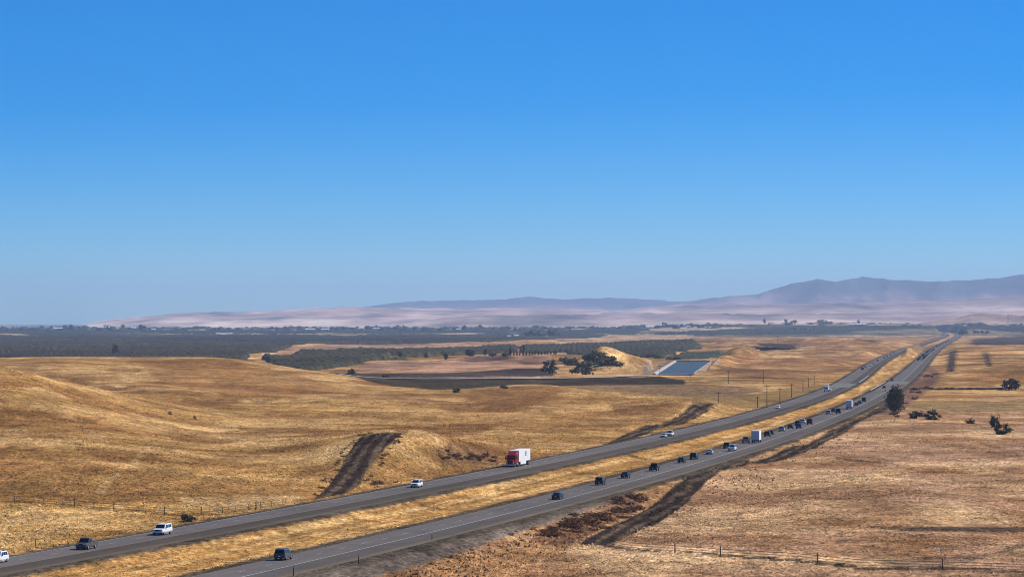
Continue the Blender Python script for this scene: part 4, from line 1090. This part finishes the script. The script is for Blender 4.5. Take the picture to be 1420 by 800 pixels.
# ------------------------------------------------------------------ vehicles
# a design is a list of pieces: (name, MB, material key, parent piece name)
def ring8(y, zb, zt, hw):
    return [(-hw * .9, y, zb), (-hw, y, zb + .3 * (zt - zb)), (-hw * .985, y, zt - .07), (-hw * .86, y, zt), (hw * .86, y, zt), (hw * .985, y, zt - .07), (hw, y, zb + .3 * (zt - zb)), (hw * .9, y, zb)]
def quad_on(a, b, c, d, m0, m1, n0, n1, off):
    """a smaller pane laid on the quad a-b-c-d (a,b bottom; c,d top)"""
    a, b, c, d = map(Vector, (a, b, c, d)); nn = (b - a).cross(d - a).normalized() * off
    f = lambda s, t: (a.lerp(b, s)).lerp(d.lerp(c, s), t) + nn
    return [f(m0, n0), f(m1, n0), f(m1, n1), f(m0, n1)]
def wheel_pieces(pcs, xs, ys, r, w):
    for x in xs:
        for y in ys:
            m = MB(); s = 1 if x > 0 else -1
            m.tube((x - s * w, y, r), (x, y, r), r, r, 14)
            pcs.append(('wheel', m, 'tyre', None))
            m = MB(); m.tube((x - s * .05, y, r), (x + s * .015, y, r), r * .62, r * .58, 10)
            pcs.append(('rim', m, 'rim', 'wheel'))
def car(st, cab, wheels, hw, bed=None, plate_z=.55, front=2.4, rear=-2.4, lampz=.72, tailz=.9, pillars=2, bars=False):
    pcs = []
    m = MB(); m.loft([ring8(*s) for s in st]); pcs.append(('body', m, 'paint', None))
    (zb, y0, y1, h0), (zt, y2, y3, h1) = cab
    A = [(-h0, y0, zb), (h0, y0, zb), (h0, y1, zb), (-h0, y1, zb)]; B = [(-h1, y2, zt), (h1, y2, zt), (h1, y3, zt), (-h1, y3, zt)]
    mid = [tuple(.12 * np.array(a) + .88 * np.array(b) + np.array((0, 0, .02))) for a, b in zip(A, B)]
    top = [(x * .93, y * .96, z + .03) for x, y, z in B]
    m = MB(); m.loft([A, mid, top]); pcs.append(('cabin', m, 'paint', 'body'))
    pane = lambda i, j, *r: quad_on(A[i], A[j], mid[j], mid[i], *r, .012)
    m = MB(); m.poly(pane(2, 3, .06, .94, .06, .92)); pcs.append(('windscreen', m, 'glass', None))
    m = MB(); m.poly(pane(0, 1, .08, .92, .12, .88)); pcs.append(('rear_window', m, 'glass', None))
    for i, j in ((1, 2), (3, 0)):
        n = pillars
        for q in range(n):
            m = MB(); m.poly(pane(i, j, .07 + .86 * q / n + .012, .07 + .86 * (q + 1) / n - .012, .12, .88)); pcs.append(('side_window', m, 'glass', None))
    wheel_pieces(pcs, (-hw + .02, hw - .02), wheels[:2], wheels[2], .24)
    for s in (-1, 1):
        m = MB(); m.box(s * hw * .62 - .2, s * hw * .62 + .2, front - .2, front + .02, lampz - .09, lampz + .09); pcs.append(('headlight', m, 'lamp', None))
        m = MB(); m.box(s * hw * .80 - .11, s * hw * .80 + .11, rear - .03, rear + .15, tailz - .14, tailz + .14); pcs.append(('tail_light', m, 'tail', None))
        m = MB(); m.box(s * (hw + .08) - .09, s * (hw + .08) + .09, y1 - .45, y1 - .3, zb + .02, zb + .18); pcs.append(('mirror', m, 'trim', None))
    m = MB(); m.box(-hw * .42, hw * .42, front - .12, front + .03, lampz - .2, lampz + .07); pcs.append(('grille', m, 'trim', None))
    m = MB(); m.box(-hw * .86, hw * .86, front - .15, front + .05, .32, .48); pcs.append(('front_bumper', m, 'trim', None))
    m = MB(); m.box(-hw * .86, hw * .86, rear - .05, rear + .15, .36, .54); pcs.append(('rear_bumper', m, 'trim', None))
    m = MB(); m.box(-.16, .16, rear - .07, rear - .04, plate_z + .02, plate_z + .18); pcs.append(('licence_plate', m, 'paper', None))
    if bed:
        by0, by1, bz, btop = bed
        for x in (-1, 1):
            m = MB(); m.box(x * (hw - .1) - .08, x * (hw - .1) + .08, by0, by1, bz - .05, btop); pcs.append(('bed_side', m, 'paint', None))
        m = MB(); m.box(-hw + .18, hw - .18, by0, by0 + .09, bz - .05, btop - .01); pcs.append(('tailgate', m, 'paint', None))
    if bars:
        for x in (-1, 1):
            m = MB(); m.box(x * h1 * .85 - .03, x * h1 * .85 + .03, y2 + .15, y3 - .1, zt + .05, zt + .1); pcs.append(('roof_rail', m, 'trim', None))
    return pcs
DESIGN = {
    'sedan': car([(-2.42, .42, .86, .76), (-2.25, .26, 1.0, .86), (-1.3, .22, 1.05, .91), (0, .2, 1.0, .92), (1.0, .2, .98, .92), (2.1, .22, .82, .88), (2.42, .34, .66, .76)],
                 ((.96, -1.95, 1.2, .80), (1.44, -1.05, .35, .62)), (-1.42, 1.42, .33), .92, front=2.4, rear=-2.4, lampz=.66),
    'suv': car([(-2.4, .5, 1.02, .86), (-2.28, .32, 1.1, .94), (0, .3, 1.1, .96), (1.2, .3, 1.08, .96), (2.2, .32, .98, .92), (2.42, .42, .86, .82)],
               ((1.06, -2.3, 1.3, .87), (1.74, -2.0, .5, .72)), (-1.42, 1.45, .38), .96, front=2.4, rear=-2.38, lampz=.84, tailz=1.0, pillars=3, bars=True),
    'pickup': car([(-2.9, .5, .82, .94), (-2.8, .42, .86, .99), (-.62, .4, .86, 1.0), (-.6, .4, 1.16, 1.0), (1.3, .4, 1.16, 1.0), (2.7, .42, 1.1, .97), (2.9, .5, .98, .88)],
                  ((1.12, -.62, 1.55, .9), (1.88, -.45, .75, .76)), (-1.75, 1.85, .41), 1.0, bed=(-2.88, -.62, .86, 1.2), front=2.88, rear=-2.88, lampz=.92, tailz=1.0),
    'canopy_pickup': car([(-2.9, .5, 1.12, .94), (-2.8, .42, 1.17, .99), (-.62, .4, 1.17, 1.0), (1.3, .4, 1.16, 1.0), (2.7, .42, 1.1, .97), (2.9, .5, .98, .88)],
                  ((1.12, -2.85, 1.55, .92), (1.9, -2.75, .75, .8)), (-1.75, 1.85, .41), 1.0, front=2.88, rear=-2.88, lampz=.92, tailz=1.0, pillars=4, bars=True),
    'van': car([(-2.6, .4, 1.1, .92), (-2.5, .32, 1.2, .98), (1.5, .3, 1.2, .98), (2.4, .34, 1.05, .94), (2.6, .44, .9, .84)],
               ((1.16, -2.55, 1.8, .93), (2.15, -2.45, 1.05, .82)), (-1.6, 1.6, .37), .98, front=2.58, rear=-2.58, lampz=.8, tailz=1.2, pillars=3),
}
def semi():
    p = []
    # tractor, front at +y
    m = MB(); m.box(-.5, .5, -8.6, 8.0, .75, 1.05); p.append(('chassis', m, 'trim', None))
    m = MB(); m.box(-1.2, 1.2, 5.2, 7.3, .95, 3.0, tx=.06); p.append(('cab', m, 'paint', None))
    m = MB(); m.box(-1.25, 1.25, 3.6, 5.2, .95, 3.05); p.append(('sleeper', m, 'paint', None))
    m = MB(); m.loft([[(-1.24, 3.6, 3.06), (1.24, 3.6, 3.06), (1.14, 3.6, 4.0), (-1.14, 3.6, 4.0)], [(-1.22, 5.6, 3.06), (1.22, 5.6, 3.06), (1.05, 5.3, 3.85), (-1.05, 5.3, 3.85)], [(-1.1, 7.1, 3.06), (1.1, 7.1, 3.06), (.9, 6.9, 3.12), (-.9, 6.9, 3.12)]]); p.append(('roof_fairing', m, 'paint', None))
    m = MB(); m.loft([[(-1.0, 7.25, .8), (1.0, 7.25, .8), (.92, 7.25, 2.05), (-.92, 7.25, 2.05)], [(-.92, 8.3, .7), (.92, 8.3, .7), (.72, 8.3, 1.75), (-.72, 8.3, 1.75)]]); p.append(('hood', m, 'paint', None))
    m = MB(); m.poly([(-1.08, 7.27, 2.1), (-.98, 7.22, 2.95), (.98, 7.22, 2.95), (1.08, 7.27, 2.1)][::-1]); p.append(('windscreen', m, 'glass', None))
    for s in (-1, 1):
        m = MB(); m.box(s * 1.2 - .02, s * 1.2 + .02, 6.0, 7.0, 2.05, 2.8); p.append(('side_window', m, 'glass', None))
        m = MB(); m.box(s * 1.5 - .12, s * 1.5 + .12, 6.9, 7.05, 1.9, 2.7); p.append(('mirror', m, 'trim', None))
        m = MB(); m.box(s * .78 - .16, s * .78 + .16, 8.1, 8.33, 1.0, 1.25); p.append(('headlight', m, 'lamp', None))
        m = MB(); m.tube((s * 1.12, 4.6, 1), (s * 1.12, 4.6, 4.0), .09, .09, 8); p.append(('exhaust_stack', m, 'rim', None))
        m = MB(); m.tube((s * 1.0, 4.2, .75), (s * 1.0, 5.9, .75), .32, .32, 10); p.append(('fuel_tank', m, 'rim', None))
    m = MB(); m.box(-.55, .55, 8.28, 8.36, .85, 1.7); p.append(('grille', m, 'trim', None))
    m = MB(); m.box(-1.18, 1.18, 8.2, 8.5, .4, .75); p.append(('front_bumper', m, 'rim', None))
    for x in (-.8, -.4, 0, .4, .8):
        m = MB(); m.box(x - .06, x + .06, 6.95, 7.05, 3.13, 3.2); p.append(('marker_lamp', m, 'lamp', None))
    # trailer
    m = MB(); m.box(-1.29, 1.29, -13.2, 3.0, 1.15, 4.1); p.append(('trailer', m, 'box', None))
    m = MB()
    for y in np.arange(-13, 2.9, 1.22): m.box(-1.305, 1.305, y, y + .05, 1.2, 4.05)
    p.append(('trailer_rib', m, 'box', 'trailer'))
    for s in (-1, 1):
        m = MB(); m.box(s * 1.22 - .03, s * 1.22 + .03, -7.5, .5, .45, 1.14); p.append(('side_skirt', m, 'box', None))
        for k in range(3):
            m = MB(); m.box(s * 1.31 - .01, s * 1.31 + .01, -7.6, -5.6, 2.5 + .42 * k, 2.75 + .42 * k); p.append(('lettering', m, 'trim', None))
        m = MB(); m.box(s * 1.0 - .12, s * 1.0 + .12, -13.25, -13.18, 1.2, 1.32); p.append(('tail_light', m, 'tail', None))
    m = MB(); m.box(-.5, .5, -13.0, -8.4, .75, 1.15); p.append(('bogie', m, 'trim', None))
    wheel_pieces(p, (-1.25, 1.25), (7.3,), .52, .3)
    wheel_pieces(p, (-1.25, 1.25), (4.1, 2.8, -10.2, -11.5), .52, .55)
    return p
def box_truck():
    p = []
    m = MB(); m.box(-.5, .5, -4.2, 3.6, .6, .85); p.append(('chassis', m, 'trim', None))
    m = MB(); m.box(-1.25, 1.25, -4.3, 2.0, .95, 3.75); p.append(('cargo_box', m, 'box', None))
    m = MB(); m.box(-1.08, 1.08, -4.34, -4.29, 1.05, 3.6); p.append(('roller_door', m, 'rim2', 'cargo_box'))
    m = MB(); m.box(-1.05, 1.05, 2.1, 4.0, .75, 2.55, tx=.08); p.append(('cab', m, 'box', None))
    m = MB(); m.poly([(.9, 4.012, 1.7), (-.9, 4.012, 1.7), (-.86, 4.012, 2.4), (.86, 4.012, 2.4)]); p.append(('windscreen', m, 'glass', None))
    for s in (-1, 1):
        m = MB(); m.box(s * 1.0 - .03, s * 1.0 + .03, 2.7, 3.7, 1.7, 2.35); p.append(('side_window', m, 'glass', None))
        m = MB(); m.box(s * 1.02 - .14, s * 1.02 + .14, -4.36, -4.28, .72, .9); p.append(('tail_light', m, 'tail', None))
        m = MB(); m.box(s * .75 - .16, s * .75 + .16, 3.96, 4.03, .95, 1.15); p.append(('headlight', m, 'lamp', None))
    m = MB(); m.box(-1.15, 1.15, -4.5, -4.2, .5, .66); p.append(('rear_bumper', m, 'trim', None))
    wheel_pieces(p, (-1.12, 1.12), (-2.6, 2.9), .45, .3)
    return p
DESIGN['semi'] = semi(); DESIGN['box'] = box_truck()
M_BOX = principled('trailer_white', (0.80, 0.80, 0.78), 0.5, 0.35, noise=0.7, noise_amt=0.05)
M_ROLLER = principled('roller_door', (0.50, 0.52, 0.55), 0.5, 0.4, noise=1.5, noise_amt=0.1)
VM = {'glass': M_GLASS, 'tyre': M_TYRE, 'rim': M_RIM, 'lamp': M_LAMP, 'tail': M_TAIL, 'trim': M_TRIM, 'paper': M_PAPER, 'box': M_BOX, 'rim2': M_ROLLER}
_pc = {}
def pieces(design, paint):
    k = (design, paint)
    if k not in _pc:
        _pc[k] = [(n, m.mesh(n, PAINT[paint] if mk == 'paint' else VM[mk]), par) for n, m, mk, par in DESIGN[design]]
    return _pc[k]
def merged(design, paint):
    k = (design, paint, 'one')
    if k not in _pc:
        big = MB(); keys = []
        for n, m, mk, par in DESIGN[design]:
            if n in ('licence_plate', 'mirror', 'rim', 'marker_lamp'): continue
            if mk not in keys: keys.append(mk)
            big.raw(m.v, m.f, keys.index(mk))
        _pc[k] = big.mesh(design, [PAINT[paint] if q == 'paint' else VM[q] for q in keys])
    return _pc[k]
NAMES = {'sedan': ('car', 'car'), 'suv': ('sport_utility_vehicle', 'car'), 'pickup': ('pickup_truck', 'pickup'), 'canopy_pickup': ('pickup_truck', 'pickup'), 'van': ('van', 'van'), 'semi': ('articulated_lorry', 'lorry'), 'box': ('box_truck', 'truck')}
def vehicle(road, u, v, design, paint, label, group=None, lane=None, snap=False):
    fx = XA if road == 'A' else XB
    p = P(u, v); Y = float(p[1]); d = float((dA if road == 'A' else dB)(p[0], Y))
    lane = lane - 2.6 if snap else float(np.clip(d, -5.0, -.2))
    t = tang(fx, Y)
    X = float(fx(Y)) + t[1] * lane; Yp = Y - t[0] * lane
    rz = math.atan2(-t[0], t[1])
    if road == 'A': rz += pi
    nm, cat = NAMES[design]
    if Y < 1750:
        e = empty(nm, (X, Yp, .015), rz); par = {None: e}
        for n, me, pr in pieces(design, paint):
            o = link(n, me, par.get(pr, e)); par[n] = o
    else:
        e = link(nm, merged(design, paint)); e.location = (X, Yp, .015); e.rotation_euler = (0, 0, rz)
    return tag(e, label, cat, group)
# oncoming traffic
vehicle('A', -5, 780, 'suv', 'white', 'white car ahead of the grey pickup on the oncoming carriageway')
vehicle('A', 119, 761, 'pickup', 'grey', 'dark grey pickup truck with open bed on the oncoming carriageway')
vehicle('A', 224, 741, 'canopy_pickup', 'white', 'white pickup with a covered bed passing the fence bush', lane=-1.9)
vehicle('A', 577, 675.5, 'suv', 'white', 'white sport utility vehicle beside the first dirt track mound')
vehicle('A', 715, 646, 'semi', 'red', 'red articulated lorry hauling a white box trailer', lane=-1.9)
vehicle('A', 942, 604.5, 'pickup', 'white', 'white pickup just behind a white car on the oncoming carriageway', lane=-1.9)
vehicle('A', 949, 606.5, 'sedan', 'silver', 'silver car beside a white pickup on the oncoming carriageway', lane=1.9)
vehicle('A', 1100, 566.5, 'sedan', 'white', 'white car alone beside the utility pole line')
vehicle('A', 1146, 543, 'box', 'grey', 'truck with a tall box approaching the bridge deck', lane=-1.9)
vehicle('A', 1157, 542, 'sedan', 'white', 'white car beside the tall box truck before the bridge deck', lane=1.9)
for u, v, d_, c_ in ((1196, 513, 'van', 'black'), (1200, 509, 'sedan', 'grey'), (1209, 508, 'sedan', 'white'), (1212, 505, 'suv', 'silver'), (1217, 501, 'suv', 'black'), (1231, 497, 'sedan', 'black')):
    vehicle('A', u, v, d_, c_, 'small far %s %s beyond the bridge deck on the oncoming carriageway' % ({'black': 'black', 'grey': 'grey', 'white': 'white', 'silver': 'silver'}[c_], {'van': 'van', 'sedan': 'car', 'suv': 'tall car'}[d_]))
for k, (u, v) in enumerate(((1251, 495), (1254, 494.5), (1256, 493), (1259, 492), (1262, 490.5))):
    vehicle('A', u, v, 'suv' if k % 2 else 'sedan', ('black', 'white', 'grey', 'silver', 'black')[k], 'tiny car in the knot of oncoming traffic where the carriageway meets the brown bank', 'far knot of oncoming cars')
# outbound traffic
OUT = [(391, 776, 'suv', 'grey', 'dark grey tall car last in line on the outbound carriageway', 0),
       (781, 692, 'sedan', 'navy', 'navy car seen from behind above the brush thicket', 0),
       (832, 672, 'suv', 'black', 'black tall car ahead of the navy car', 0), (867, 662.5, 'sedan', 'black', 'black car ahead of the black tall car', -1.9),
       (907, 652.5, 'pickup', 'black', 'black pickup beside the orange verge grass', 0), (945, 641.5, 'sedan', 'navy', 'dark blue car ahead of the black pickup', 0),
       (962, 636.5, 'suv', 'black', 'black tall car behind the pale car at the dirt track end', -1.9), (984, 629.5, 'sedan', 'silver', 'silver car near the upper end of the dirt track', -1.9),
       (1008, 621.5, 'suv', 'black', 'black tall car alongside a white pickup', -1.9), (1016, 625, 'pickup', 'white', 'white pickup on the outbound carriageway behind the box truck', 1.9),
       (1034, 614, 'pickup', 'tan', 'tan pickup alongside the white box truck', -1.9), (1049, 613.5, 'box', 'white', 'big white box truck near the second dirt track', 1.9),
       (1064, 605, 'suv', 'black', 'black tall car just ahead of the big box truck', -1.9), (1069, 602.5, 'sedan', 'black', 'black car ahead of the big box truck, second in line', -1.9),
       (1084, 598, 'suv', 'silver', 'silver tall car between the box truck and the dense bunch', -1.9), (1096, 594, 'sedan', 'black', 'black car trailing the dense bunch', -1.9),
       (1106, 590, 'suv', 'black', 'black tall car on the inner side of the dense bunch', -1.9), (1108, 594, 'suv', 'blue', 'blue tall car on the outer side of the dense bunch', 1.9),
       (1113, 587, 'suv', 'white', 'white tall car amid the dense bunch', -1.9), (1123, 588.5, 'van', 'maroon', 'dark maroon van leading the dense bunch', 1.9),
       (1149, 574.5, 'suv', 'silver', 'silver tall car behind a black pair and the second box truck', -1.9), (1156, 571.5, 'sedan', 'black', 'black car behind the second box truck', -1.9),
       (1163, 573.5, 'van', 'black', 'black van behind the second box truck', 1.9), (1178, 567, 'box', 'white', 'second white box truck just before the tall roadside tree', -1.9),
       (1188, 562.5, 'sedan', 'black', 'black car ahead of the second box truck', 1.9), (1192, 560, 'sedan', 'navy', 'navy car two ahead of the second box truck', 1.9),
       (1198, 557, 'van', 'black', 'tall black van beside the roadside tree', 1.9), (1226, 538.5, 'sedan', 'black', 'black car at the near end of the outbound bridge deck', -1.9),
       (1233, 528.5, 'sedan', 'black', 'black car at the far end of the outbound bridge deck', -1.9)]
for u, v, d_, c_, lab, ln in OUT:
    vehicle('B', u, v, d_, c_, lab, lane=ln or None)
QR = random.Random(9)
yq = 3720.0
for k in range(48):
    for ln in (-1.9, 1.9):
        if QR.random() < .18: continue
        yv = yq + QR.uniform(-12, 12)
        u = 710 + (float(XB(yv)) + ln) / yv * FPX; v = HOR + EYE * FPX / yv
        d_ = QR.choice(('sedan', 'suv', 'suv', 'van', 'pickup')); c_ = QR.choice(('black', 'black', 'grey', 'white', 'silver', 'navy'))
        vehicle('B', u, v, d_, c_, 'tiny %s %s in the dense far queue on the outbound carriageway' % (c_, {'sedan': 'car', 'suv': 'tall car', 'van': 'van', 'pickup': 'pickup'}[d_]), 'far outbound queue', lane=ln, snap=True)
    yq += QR.uniform(28, 62) if k < 30 else QR.uniform(80, 300)
